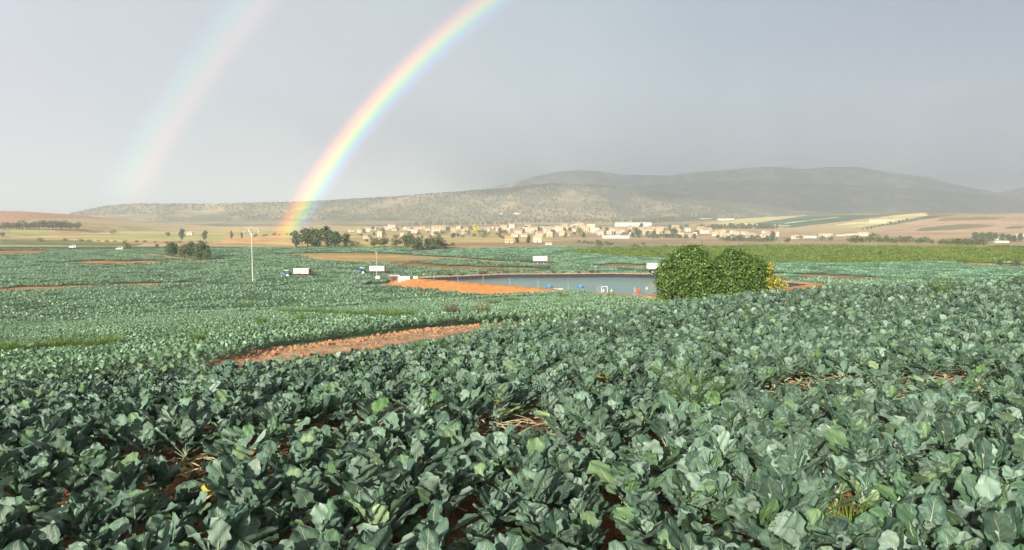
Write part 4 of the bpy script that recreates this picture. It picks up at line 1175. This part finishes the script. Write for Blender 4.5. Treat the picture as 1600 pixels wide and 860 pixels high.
village(14, 690, 800, 357, 366, 10, 'low cream house in the sparse left half of the village', 'houses in the sparse half of the village', HOUSES)
village(30, 800, 925, 356, 371, 12, 'cream or ochre house with faded tile roof in the dense village middle', 'houses in the dense village middle', HOUSES)
village(22, 925, 1060, 359, 369, 11, 'cream house below the long white warehouse', 'houses below the long warehouse', HOUSES)
village(14, 1050, 1140, 361, 373, 10, 'pale house at the right end of the village', 'houses at the right end of the village', HOUSES)
village(16, 1128, 1215, 365, 375, 11, 'white house with red tile roof behind the dark garden trees', 'red-roofed houses', [HOUSES[1], HOUSES[5], HOUSES[3]])
for i in range(3):
    put_house(HOUSES[i], 1240 + i * 6, 373.5, 7, 'little white outhouse left of the white building with windows', 'outhouses below the striped fields')
def village_trees(n, x0, x1, y0, y1, hp, label, group, forms):
    for i in range(n):
        put_tree(R.choice(forms), R.uniform(x0, x1), R.uniform(y0, y1), hp * R.uniform(.6, 1.3), R.uniform(.9, 1.3), label, 'tree', group)
village_trees(60, 560, 800, 358, 374, 6, 'green tree between the scattered cream houses', 'trees between scattered houses', ['broad', 'olive', 'bush'])
village_trees(70, 800, 1130, 357, 374, 7, 'green tree between the close-set village houses', 'trees between village houses', ['broad', 'olive', 'bush', 'broad'])
for (f, x, y, hp, wd, lb) in [
    ('yellow', 743, 367, 18, .8, 'bright yellow tree left of the village, lit by the sun'),
    ('bright', 905, 368, 16, .8, 'tall lime-green tree in the village middle'),
    ('broad', 997, 371, 13, 1.0, 'round green tree in front of the houses below the warehouse'),
    ('bush', 975, 372.5, 9, 1.2, 'dark round tree right of the long low white shed'),
    ('bright', 790, 367, 8, 1.2, 'lime-green tree at the left of the dense village'),
    ('broad', 1207, 375, 14, .9, 'tall green tree at the right end of the red-roofed houses'),
    ('bush', 1230, 379, 7, 1.3, 'round dark shrub in the brown field below the outhouses'),
    ('bush', 1249, 374.5, 8, 1.1, 'dark round tree in front of the white building with windows'),
    ('bush', 1285, 376, 7, 1.2, 'dark round tree under the pinkish long house'),
    ('bush', 1298, 376, 8, 1.0, 'dark bushy tree left of the small white shed'),
    ('tall', 808, 380, 10, 1.5, 'small dark conifer, left of the pair between low houses'),
    ('tall', 826, 380, 11, 1.6, 'small dark conifer, right of the pair between low houses'),
    ('bush', 936, 384.5, 10, 1.1, 'round grey-green tree on the brown ground above the orchard end')]:
    put_tree(f, x, y, hp, wd, lb, 'tree')

# ------------------------------------------------------------------ poles
def big_mast(p, hgt, label, slim=1.0, vtop=False):
    root = empty('light_mast', p)
    k = hgt
    MB().lathe([(.011 * k * slim, -.5), (.011 * k * slim, .02 * k), (.0085 * k * slim, .45 * k), (.0062 * k * slim, .84 * k), (.0062 * k * slim, .865 * k), (.0, .866 * k)], seg=14).build('pole', M['white'], root, True)
    MB().lathe([(.017 * k * slim, -.1), (.017 * k * slim, .01 * k), (.013 * k * slim, .014 * k), (0.0, .015 * k)], seg=14).build('base_plate', M['galv'], root)
    r = .0058 * k * slim
    # head: flared bracket carrying two arms
    MB().lathe([(.0070 * k * slim, .80 * k), (.020 * k * slim, .855 * k), (.028 * k * slim, .872 * k), (.028 * k * slim, .884 * k), (0, .885 * k)], seg=12).build('bracket', M['white'], root, True)
    for s in (-1, 1):
        MB().tube([(s * .012 * k, 0, .865 * k), (s * .034 * k, 0, .905 * k), (s * .055 * k, 0, .955 * k)], [r * 1.3, r * 1.1, r], 8).build('arm', M['white'], root, True)
        if not vtop:
            a = MB().tube([(s * .055 * k, 0, .955 * k), (s * .085 * k, 0, .972 * k), (s * .112 * k, 0, .955 * k), (s * .124 * k, 0, .915 * k)], [r * .9, r * .8, r * .7, r * .6], 8).build('side_arm', M['white'], root, True)
            MB().lathe([(0, .925 * k), (.010 * k, .918 * k), (.014 * k, .900 * k), (.010 * k, .893 * k), (0, .892 * k)], x=s * .126 * k, seg=10).build('lamp_head', M['galv'], a, True)
    if not vtop:
        MB().tube([(-.055 * k, 0, .955 * k), (-.03 * k, 0, .978 * k), (0, 0, .986 * k), (.03 * k, 0, .978 * k), (.055 * k, 0, .955 * k)], r * .75, 8).build('arch_bar', M['white'], root, True)
    else:
        MB().tube([(.02 * k, 0, .89 * k), (.085 * k, 0, .895 * k)], r * .6, 6).build('side_arm', M['galv'], root)
    tag(root, label, 'light mast'); return root
p = at(395, 443.5); big_mast(p, 89 * p.y / F, 'tall white mast with two curved arms and an arch on top, in the crop', .72)
p = at(588.5, 437); big_mast(p, 48 * p.y / F, 'thin pale mast with a V-shaped top behind the blue and white rig', .62, True)
r0 = empty('control_box', at(590.5, 439.5)); b = .0
MB().tube([(0, 0, 0), (0, 0, 1.9)], .05, 8).build('post', M['rust'], r0)
MB().box(-.45, -.25, .45, .45, .25, 1.05).build('cabinet', M['white'], r0)
MB().box(-.5, -.3, 1.053, .5, .3, 1.1).build('lid', M['galv'], r0)
tag(r0, 'small white control box on a brown post at the foot of the thin mast', 'control box')
for (x, y, hp, lb) in [(931, 424.5, 9, 'thin white post with a crosspiece behind the far reservoir rim'), (921, 424.5, 5, 'short white post left of the post with a crosspiece'),
                       (1295, 447, 13, 'thin grey post on the right corner of the reservoir bank'), (381, 394.5, 3, 'tiny white marker post in the crop right of the tree clump')]:
    p = at(x, y); k = hp * p.y / F; r0 = empty('post', p)
    MB().lathe([(.045, -.2), (.04, k), (0, k + .01)], seg=8).build('shaft', M['white'], r0)
    MB().box(-.32, -.03, k * .8, .32, .03, k * .8 + .07).build('crosspiece', M['white'], r0) if 'crosspiece' in lb and 'left of' not in lb else MB().lathe([(.07, k * .86), (.07, k * .9), (0, k * .91)], seg=8).build('collar', M['galv'], r0)
    tag(r0, lb, 'post')
for i in range(9):
    t = i / 8; a = Vector((-20.4, 160.2, 0)); b_ = Vector((19.6, 126.8, 0)); q = a + (b_ - a) * t
    o = empty('fence_post', (q.x, q.y, gz(q.x, q.y)))
    MB().lathe([(.03, -.2), (.025, 1.25), (0, 1.26)], seg=7).build('shaft', M['galv'], o); MB().lathe([(.04, 1.2), (.04, 1.28), (0, 1.29)], seg=7).build('cap', M['white'], o)
    tag(o, 'thin pale post along the near orange rim of the reservoir', 'post', 'posts on the near reservoir rim')

# ------------------------------------------------------------------ harvest rigs: blue tractor pulling a white covered wagon (nose towards -x)
def tractor(p, rz, label, sc=1.0, group=None):
    root = empty('tractor', p, rz, sc)
    MB().prism([(-1.35, .55), (-1.40, .95), (-1.25, 1.08), (-.25, 1.18), (-.25, .55)], -.36, .36).build('hood', M['blue'], root)
    MB().box(-.3, -.42, .5, .75, .42, .9).build('body', M['dark'], root)
    c = MB().prism([(-.22, .903), (-.12, 1.72), (.72, 1.72), (.78, .903)], -.5, .5).build('cab', M['blue'], root)
    MB().prism([(-.145, 1.10), (-.09, 1.62), (.64, 1.62), (.69, 1.10)], -.512, .512).build('side_window', M['glass'], c)
    MB().box(-.235, -.4, 1.12, -.16, .4, 1.6).build('windscreen', M['glass'], c)
    MB().box(-.25, -.58, 1.722, .85, .58, 1.82).build('roof', M['white'], c)
    for s in (-1, 1):
        w1 = MB().wheel(.62, s * .68, .62, .62, .36).build('rear_wheel', M['rubber'], root); MB().wheel(.62, s * .70, .62, .34, .37).build('rim', M['white'], w1)
        w2 = MB().wheel(-1.0, s * .58, .40, .40, .26).build('front_wheel', M['rubber'], root); MB().wheel(-1.0, s * .60, .40, .24, .27).build('rim', M['white'], w2)
        MB().prism([(.05, 1.05), (.2, 1.35), (1.0, 1.35), (1.28, 1.0), (1.2, .98), (.95, 1.28), (.25, 1.28), (.12, 1.03)], s * .70 - .2, s * .70 + .2).build('mudguard', M['blue'], root)
    MB().tube([(-.75, .2, 1.1), (-.75, .2, 1.75)], .035, 8).build('exhaust', M['dark'], root)
    f = MB()
    for y in (-.6, .6): f.tube([(-2.1, y, .35), (-2.1, y, 1.5)], .04, 6)
    f.tube([(-2.1, -.6, 1.5), (-2.1, .6, 1.5)], .04, 6); f.tube([(-2.1, 0, .6), (-1.4, 0, .6)], .05, 6)
    f.build('front_frame', M['rust'], root)
    return tag(root, label, 'tractor', group)
def wagon(p, rz, label, sc=1.0, group=None, rack=True, wheels=True):
    root = empty('wagon', p, rz, sc)
    L, Wd, z0, z1 = 3.9, 1.9, 1.02, 2.4
    prof = [(-Wd / 2, z0), (-Wd / 2, z1 - .12), (-Wd / 2 + .15, z1), (Wd / 2 - .15, z1), (Wd / 2, z1 - .12), (Wd / 2, z0)]
    b = MB().prism(prof, 0, L); g = MB(); g.add([(y, x, z) for x, y, z in b.v], [tuple(reversed(f)) for f in b.f]); bx = g.build('canvas_box', M['canvas'], root)
    for q in (.0, .25, .5, .75, .985):
        MB().box(L * q, -Wd / 2 - .03, z0, L * q + .06, -Wd / 2 - .002, z1 - .1).build('hoop', M['galv'], bx)
    MB().box(0, -Wd / 2 - .035, z0 - .06, L, -Wd / 2 - .004, z0 + .10).build('side_rail', M['rust'], bx)
    MB().box(-.3, -.7, .62, L + .2, .7, z0 - .003).build('chassis', M['dark'], root)
    MB().tube([(-.3, 0, .7), (-1.3, 0, .6)], .06, 6).build('drawbar', M['dark'], root)
    for x in (L * .28, L * .75):
        for s in (-1, 1):
            ww = MB().wheel(x, s * .80, .42, .42, .26).build('wheel', M['rubber'], root); MB().wheel(x, s * .82, .42, .22, .27).build('rim', M['galv'], ww)
    if rack:
        f = MB()
        for y in (-.9, .9):
            f.tube([(L + .15, y, .4), (L + .15, y, z1 - .05)], .07, 6); f.tube([(L + .75, y, .4), (L + .75, y, z1 - .35)], .04, 6); f.tube([(L + .15, y, z1 - .05), (L + .75, y, z1 - .35)], .04, 6)
        f.box(L + .12, -.95, .55, L + .8, .95, .65)
        f.box(L + .02, -.93, z0, L + .10, .93, z1 - .12)
        f.build('rear_rack', M['rust'], root)
    return tag(root, label, 'wagon', group)
d_ = at(447, 434)
tractor(d_, -.06, 'blue tractor at the left wagon, nearer the tall white mast', .92)
wagon(d_ + Vector((2.0, -.1, 0)), -.06, 'cream covered wagon with a seam down its side, behind the left blue tractor', .88)
d_ = at(564, 430)
tractor(d_, .05, 'blue tractor with white wheels at the right wagon, by the thin mast', .95)
wagon(d_ + Vector((2.1, .1, 0)), .05, 'white covered wagon with dark undercarriage, by the thin mast', .88)
d_ = at(833, 414)
wagon(d_, .04, 'pale covered wagon standing alone in the teal crop behind the reservoir', 1.0, None, True)
d_ = at(1011, 428)
wagon(d_, .0, 'white covered wagon half hidden behind the big bushy tree', .95, None, False)
for (x, y, lb) in [(113, 388.5, 'small white vehicle with dark windows in the far left field'), (186, 392, 'small white vehicle beside the dark shrub in the left field')]:
    p = at(x, y); root = empty('field_van', p, .25, .68)
    MB().prism([(-1.6, .5), (-1.62, 1.15), (-1.1, 1.35), (-.7, 2.1), (1.9, 2.15), (2.0, 2.0), (2.0, .5)], -.85, .85).build('body', M['white'], root)
    MB().prism([(-.95, 1.38), (-.62, 1.95), (.2, 1.95), (.2, 1.38)], -.862, .862).build('front_window', M['glass'], root)
    MB().box(.45, -.865, 1.35, 1.5, .865, 1.95).build('rear_window', M['glass'], root)
    MB().box(1.99, -.7, .9, 2.02, .7, 1.95).build('back_door', M['dark'], root)
    for wx in (-.95, 1.25):
        for s in (-1, 1): MB().wheel(wx, s * .78, .38, .38, .22).build('wheel', M['rubber'], root)
    tag(root, lb, 'van')

# sheds at the left end of the bank
p = at(609, 441); root = empty('pump_shed', p, .1)
MB().box(0, 0, -.5, 2.0, 2.2, 1.25).build('wall', M['rust'], root); MB().box(-.12, -.12, 1.253, 2.12, 2.32, 1.38).build('roof', M['galv'], root)
MB().box(.55, -.05, 0, 1.3, .02, 1.05).build('door', M['dark'], root)
tag(root, 'small rusty brown shed at the left end of the orange bank', 'shed')
p = at(622, 441); root = empty('panel_fence', p, -.12)
for i in range(5):
    MB().box(i * .8, 0, -.4, i * .8 + .74, .06, 1.15).build('panel', M['white'] if i != 3 else M['dark'], root); MB().box(i * .8 + .742, -.02, -.4, i * .8 + .798, .08, 1.25).build('post', M['galv'], root)
tag(root, 'row of pale panels between the rusty shed and the orange bank', 'fence')

# ------------------------------------------------------------------ things on the reservoir
def onw(x, y): return at(x, y, WATER)
for (x, y, lb) in [(858, 449.5, 'blue float on the reservoir, left one near the orange bank'), (907, 449.5, 'blue float in the middle of the reservoir')]:
    root = empty('float', onw(x, y))
    MB().lathe([(0, -.1), (.55, -.08), (.75, .08), (.62, .24), (.3, .30), (0, .31)], seg=18).build('hull', M['float_blue'], root, True)
    MB().lathe([(.10, .30), (.10, .46), (0, .47)], seg=8).build('cap', M['white'], root)
    tag(root, lb, 'float')
root = empty('float', onw(872, 452.5))
MB().tube([(-.9, 0, .06), (.9, .1, .06)], .10, 10).build('tube', M['white'], root); MB().tube([(-1.0, 0, .06), (-.9, 0, .06)], .13, 10).build('end_cap', M['galv'], root)
tag(root, 'thin white pipe floating between the two blue floats', 'float')
root = empty('access_frame', onw(944.5, 459))
for s in (-1, 1): MB().tube([(s * .5, 0, -.6), (s * .5, 0, 1.25)], .055, 8).build('rail', M['white'], root, True)
MB().tube([(-.5, 0, 1.25), (.5, 0, 1.25)], .055, 8).build('top_bar', M['white'], root)
MB().tube([(-1.25, .1, -.6), (-1.25, .1, 1.2)], .03, 8).build('guide_post', M['galv'], root)
tag(root, 'white goal-shaped frame standing at the near edge of the water', 'frame')
for (x, y, lb) in [(943, 455.5, 'white round buoy inside the white frame'), (955.5, 456, 'white round buoy just right of the white frame'), (1010.5, 452, 'small white buoy right of the red float')]:
    root = empty('buoy', onw(x, y)); MB().lathe([(0, -.1), (.16, -.04), (.22, .12), (.16, .30), (.05, .38), (0, .38)], seg=14).build('ball', M['white'], root, True)
    MB().lathe([(.05, .37), (.05, .50), (0, .51)], seg=8).build('ring', M['galv'], root); tag(root, lb, 'buoy')
root = empty('pump_float', onw(997, 458))
MB().lathe([(0, -.1), (.30, -.05), (.36, .15), (.30, .4), (0, .42)], seg=14).build('drum', M['red'], root, True)
MB().box(-.22, -.22, .42, .22, .22, .80).build('motor', M['red'], root); MB().tube([(-.5, 0, .1), (-.55, 0, .95)], .05, 8).build('pipe', M['galv'], root)
tag(root, 'red float with a square top near the bushy tree on the reservoir', 'float')

# ------------------------------------------------------------------ the big bushy tree, the yellow shrub beside it
def big_tree():
    p = at(1116, 430); 
    d = 41.0; c = Vector(((1112 - 800) / F * d, d, 0)); c.z = gz(c.x, c.y)
    k = d / F
    def B(x, y, rx, ry=None, rz=None, dy=0):
        ry = ry or rx; rz = rz or rx
        return ((x - 1112) * k, dy, (330 - y) * k + EYE - c.z, rx * k, ry * k, rz * k)
    blobs = [B(1076, 414, 30, 34, 28), B(1060, 430, 33, 36, 30), B(1092, 428, 30, 36, 34), B(1046, 446, 19, 26, 26), B(1082, 398, 17, 20, 14), B(1064, 402, 15, 18, 12), B(1042, 424, 14, 18, 15), B(1098, 404, 11, 14, 11), B(1036, 436, 11, 16, 14),
             B(1148, 418, 27, 32, 26), B(1168, 430, 30, 34, 28), B(1132, 432, 26, 34, 32), B(1140, 400, 12, 16, 11), B(1160, 404, 13, 16, 12), B(1180, 414, 15, 18, 13), B(1196, 432, 15, 20, 19), B(1186, 448, 22, 26, 22), B(1206, 447, 9, 14, 12),
             B(1090, 456, 44, 36, 26, -.2), B(1145, 456, 44, 36, 26, -.2)]
    root = empty('bushy_tree', c)
    rng = np.random.default_rng(77)
    tb = [(b[0] * .9, b[1], b[2], 0, 0, 0) for b in blobs]
    branch_mb(rng, tb, (330 - 392) * k + EYE - c.z, .13, 3).build('trunk', M['bark'], root, True)
    n = 46000
    pick = rng.choice(len(blobs), n, p=np.array([b[3] * b[5] for b in blobs]) / sum(b[3] * b[5] for b in blobs))
    Bb = np.array(blobs)[pick]; nt = 900
    td = rng.normal(size=(nt, 3)); td /= np.linalg.norm(td, axis=1)[:, None]; tr = .52 + .56 * rng.random(nt) + .26 * (rng.random(nt) > .88)
    kk = rng.integers(0, nt, n)
    dd = td[kk] + rng.normal(size=(n, 3)) * .085
    cc = Bb[:, :3] + dd * tr[kk][:, None] * Bb[:, 3:]; dn = dd / np.linalg.norm(dd, axis=1)[:, None]
    V, Q, col = leaf_quads(rng, cc, dn, .118, BRIGHT, .8)
    mesh_np('crown', V, Q, M['tree'], col, parent=root)
    tag(root, 'big bright green bushy tree with a two-domed crown at the crop edge', 'tree')
    # autumn-yellow shrub
    c2 = Vector(((1213 - 800) / F * 40, 40.0, 0)); c2.z = gz(c2.x, c2.y)
    k2 = 40 / F; zz = lambda y: (330 - y) * k2 + EYE - c2.z
    bl = [(-.05, 0, zz(440), .34, .3, .34), (.25, 0, zz(447), .30, .3, .26), (-.2, .1, zz(418), .16, .2, .34), (.05, 0, zz(462), .5, .4, .5), (.42, 0, zz(452), .2, .2, .2)]
    root = empty('shrub', c2)
    branch_mb(np.random.default_rng(5), [(b[0], b[1], b[2], 0, 0, 0) for b in bl], 1.6, .03, 3).build('stems', M['bark'], root, True)
    V, Q, col = crown_np(np.random.default_rng(6), bl, 1500, .10, YELL); mesh_np('crown', V, Q, M['tree'], col, parent=root)
    tag(root, 'yellow-leaved shrub against the right side of the big bushy tree', 'shrub')
big_tree()

# ------------------------------------------------------------------ weeds
def weed_np(rng, n, w_, h_, cols, curl=.35, wid=.012):
    Vs, Qs, Cs = [], [], []; off = 0
    for i in range(n):
        a = rng.uniform(0, 6.28); r = w_ * math.sqrt(rng.random()) * .5; L = h_ * rng.uniform(.45, 1.1)
        b = np.array((r * math.cos(a), r * math.sin(a), 0)); a2 = a + rng.uniform(-.7, .7); out = np.array((math.cos(a2), math.sin(a2), 0)); s = np.array((-math.sin(a2), math.cos(a2), 0)) * wid
        v = []
        for k in range(4):
            t = k / 3; p_ = b + out * L * curl * t * t + np.array((0, 0, L * (t - .22 * curl * t * t))); ww = (1 - t) * .9 + .1
            v += [p_ - s * ww, p_ + s * ww]
        Vs.append(np.array(v)); Qs.append(np.array([(2 * k, 2 * k + 1, 2 * k + 3, 2 * k + 2) for k in range(3)]) + off); off += 8
        c = np.array(cols[rng.integers(len(cols))]) * rng.uniform(.75, 1.3); Cs.append(np.tile(c, (8, 1)))
    return np.concatenate(Vs), np.concatenate(Qs), np.concatenate(Cs)
WG = [(.13, .21, .04), (.165, .25, .05), (.10, .165, .035)]
wf = []
for k in range(4):
    V, Q, c = weed_np(np.random.default_rng(40 + k), 420, 1.5, .75, WG, .5, .02); wf.append(mesh_np('weed_clump', V, Q, M['weed'], c, link=False))
def weeds(lst, label, group, z=1.0):
    for (x, y, wpx) in lst:
        p = at(x, y); o = R.choice(wf).copy(); o.name = 'weed_clump'; C.objects.link(o)
        s_ = wpx * p.y / F / 1.7; o.location = p; o.scale = (s_ * 1.15, s_ * 1.15, max(1.2, min(1.8, s_ * 1.0)) * z); o.rotation_euler = (0, 0, R.uniform(0, 6.28))
        tag(o, label, 'weeds', group)
weeds([(75, 555, 40), (100, 552, 34), (155, 553, 46), (30, 560, 40), (5, 562, 40), (125, 555, 30), (180, 548, 30)], 'feathery green weed clump in the line at the left, above the near crop', 'weed line at the left')
weeds([(445, 494, 22), (470, 495, 30), (490, 496, 26), (510, 498, 24), (535, 500, 28), (560, 502, 24), (590, 504, 32), (615, 505, 28), (640, 504, 20)], 'green weed clump in the strip just above the orange track', 'weeds above the track')
weeds([(384, 482, 26), (228, 492, 20), (310, 545, 20), (410, 515, 18), (670, 470, 12), (470, 510, 16)], 'single green weed clump poking out of the slope crop', 'single weeds on the slope')
weeds([(955, 470, 12), (1030, 468, 9), (850, 468, 14), (880, 470, 16), (800, 476, 26), (770, 482, 22)], 'grassy weed clump on the bank side of the crop edge, near the reservoir', 'weeds near the reservoir')
for (x, y, hp, lb) in [(706, 500, 22, 'dark dry bush standing at the upper edge of the orange track'), (753, 497, 18, 'thin brownish weed with yellow tips at the right end of the track')]:
    p = at(x, y); hm = hp * p.y / F * 1.5
    V, Q, c = weed_np(np.random.default_rng(int(x)), 340, .55, hm, DRY if 'dark' in lb else DRY + [(.40, .33, .05), (.13, .15, .05)], .55, .009)
    o = mesh_np('dry_bush', V, Q, M['weed'], c); o.location = p; tag(o, lb, 'weeds')
# rim weeds
V, Q, c = weed_np(np.random.default_rng(9), 120, .9, .6, DRY + [(.10, .10, .05)], .6, .03)
rim0 = mesh_np('rim_weed', V, Q, M['weed'], c, link=False)
for (x, s_) in [(703, 1.0), (722, .8), (750, 1.0), (757, 1.3), (779, .8), (792, .8), (866, 1.0), (880, .8), (905, .7), (925, 1.2), (935, .8)]:
    t = (x - 700) / 240; X = -14 + t * 36; Y = float(np.interp(X, [-21, -2, 22], [161, 171, 173])) + 1.2
    X = (x - 800) / F * Y
    o = rim0.copy(); o.name = 'rim_weed'; C.objects.link(o); o.location = (X, Y, gz(X, Y)); o.scale = (s_, s_, s_); o.rotation_euler = (0, 0, x)
    tag(o, 'dark tuft of dry weeds on the far rim of the reservoir', 'weeds', 'weeds on the far reservoir rim')
# tall weeds growing through the near crop
for (x, y, hgt, lb) in [(1325, 858, .40, 'feathery bright green weed at the bottom right, among the near plants'), (598, 790, .42, 'feathery bright green weed at the bottom, left of centre'),
                        (1085, 660, .85, 'tall spindly green weed in the thinned strip at the right'), (1470, 470, 1.0, 'tall thin weed sticking up above the far right crop edge'),
                        (1190, 520, .7, 'pale green weed poking out of the crop under the bushy tree'), (670, 570, .75, 'light green weed in the crop below the right end of the track')]:
    p = at(x, y); V, Q, c = weed_np(np.random.default_rng(int(x + y)), 190, .34, hgt, [(.13, .23, .035), (.17, .28, .05), (.10, .18, .03)], .75, .006)
    o = mesh_np('feathery_weed', V, Q, M['weed'], c); o.location = p; tag(o, lb, 'weeds')
# yellowed leaves and a fallen head in the littered strip
def yellow_leaf(x, y, lb, cols, L=.2, el=.5, azm=0.0, up=.0):
    rng = np.random.default_rng(int(x * 3 + y)); V, Q, U = leaf_np(L, L * .42, 9, 6, rng, .8, .3, .016, .08, .3)
    V = rot_xz(V, el, azm); o = mesh_np('yellowed_leaf', V, Q, M['leaf'], np.tile(cols, (len(V), 1)), U, smooth=True)
    p = at(x, y); o.location = p + Vector((0, 0, .04 + up)); tag(o, lb, 'leaf')
yellow_leaf(950, 640, 'golden yellow leaf hanging in the crop right of the middle', (.42, .30, .03), .20, .6, 2.6, .33)
yellow_leaf(762, 672, 'yellow-green leaf at the edge of the littered strip, middle', (.36, .34, .05), .20, .7, 3.6, .22)
yellow_leaf(1195, 700, 'brownish dead leaf between plants below the right littered patch', (.30, .13, .05), .16, .4, 3.0, .2)
yellow_leaf(640, 700, 'pale straw-coloured leaf standing in the littered strip', (.52, .44, .26), .20, 1.0, 3.3, .05)
yellow_leaf(1165, 790, 'brown withered leaf low between plants at the lower right', (.22, .10, .05), .22, .5, 2.8, .12)
p = at(323, 783)
hb = MB().lathe([(0, 0), (.035, .004), (.062, .03), (.070, .065), (.058, .10), (.030, .125), (.012, .132), (0, .133)], seg=22)
hb.v = [(z - .06, x * .95 * (1 + .06 * math.sin(9 * z * 20 + 3 * y * 40)), y * .95 + .07) for x, y, z in hb.v]
M['yel'] = simple('yellow rind', (.62, .46, .05), .45, .4, .2, 18.0, bump=.3)
o = empty('yellow_gourd', p + Vector((0, 0, .0)), .3, 1.15); hb.build('fruit', M['yel'], o, True); MB().tube([(.07, 0, .07), (.10, .01, .08)], [.010, .006], 6).build('stalk', M['rust'], o)
tag(o, 'yellow gourd-like lump lying on the bare soil of the littered strip', 'gourd')
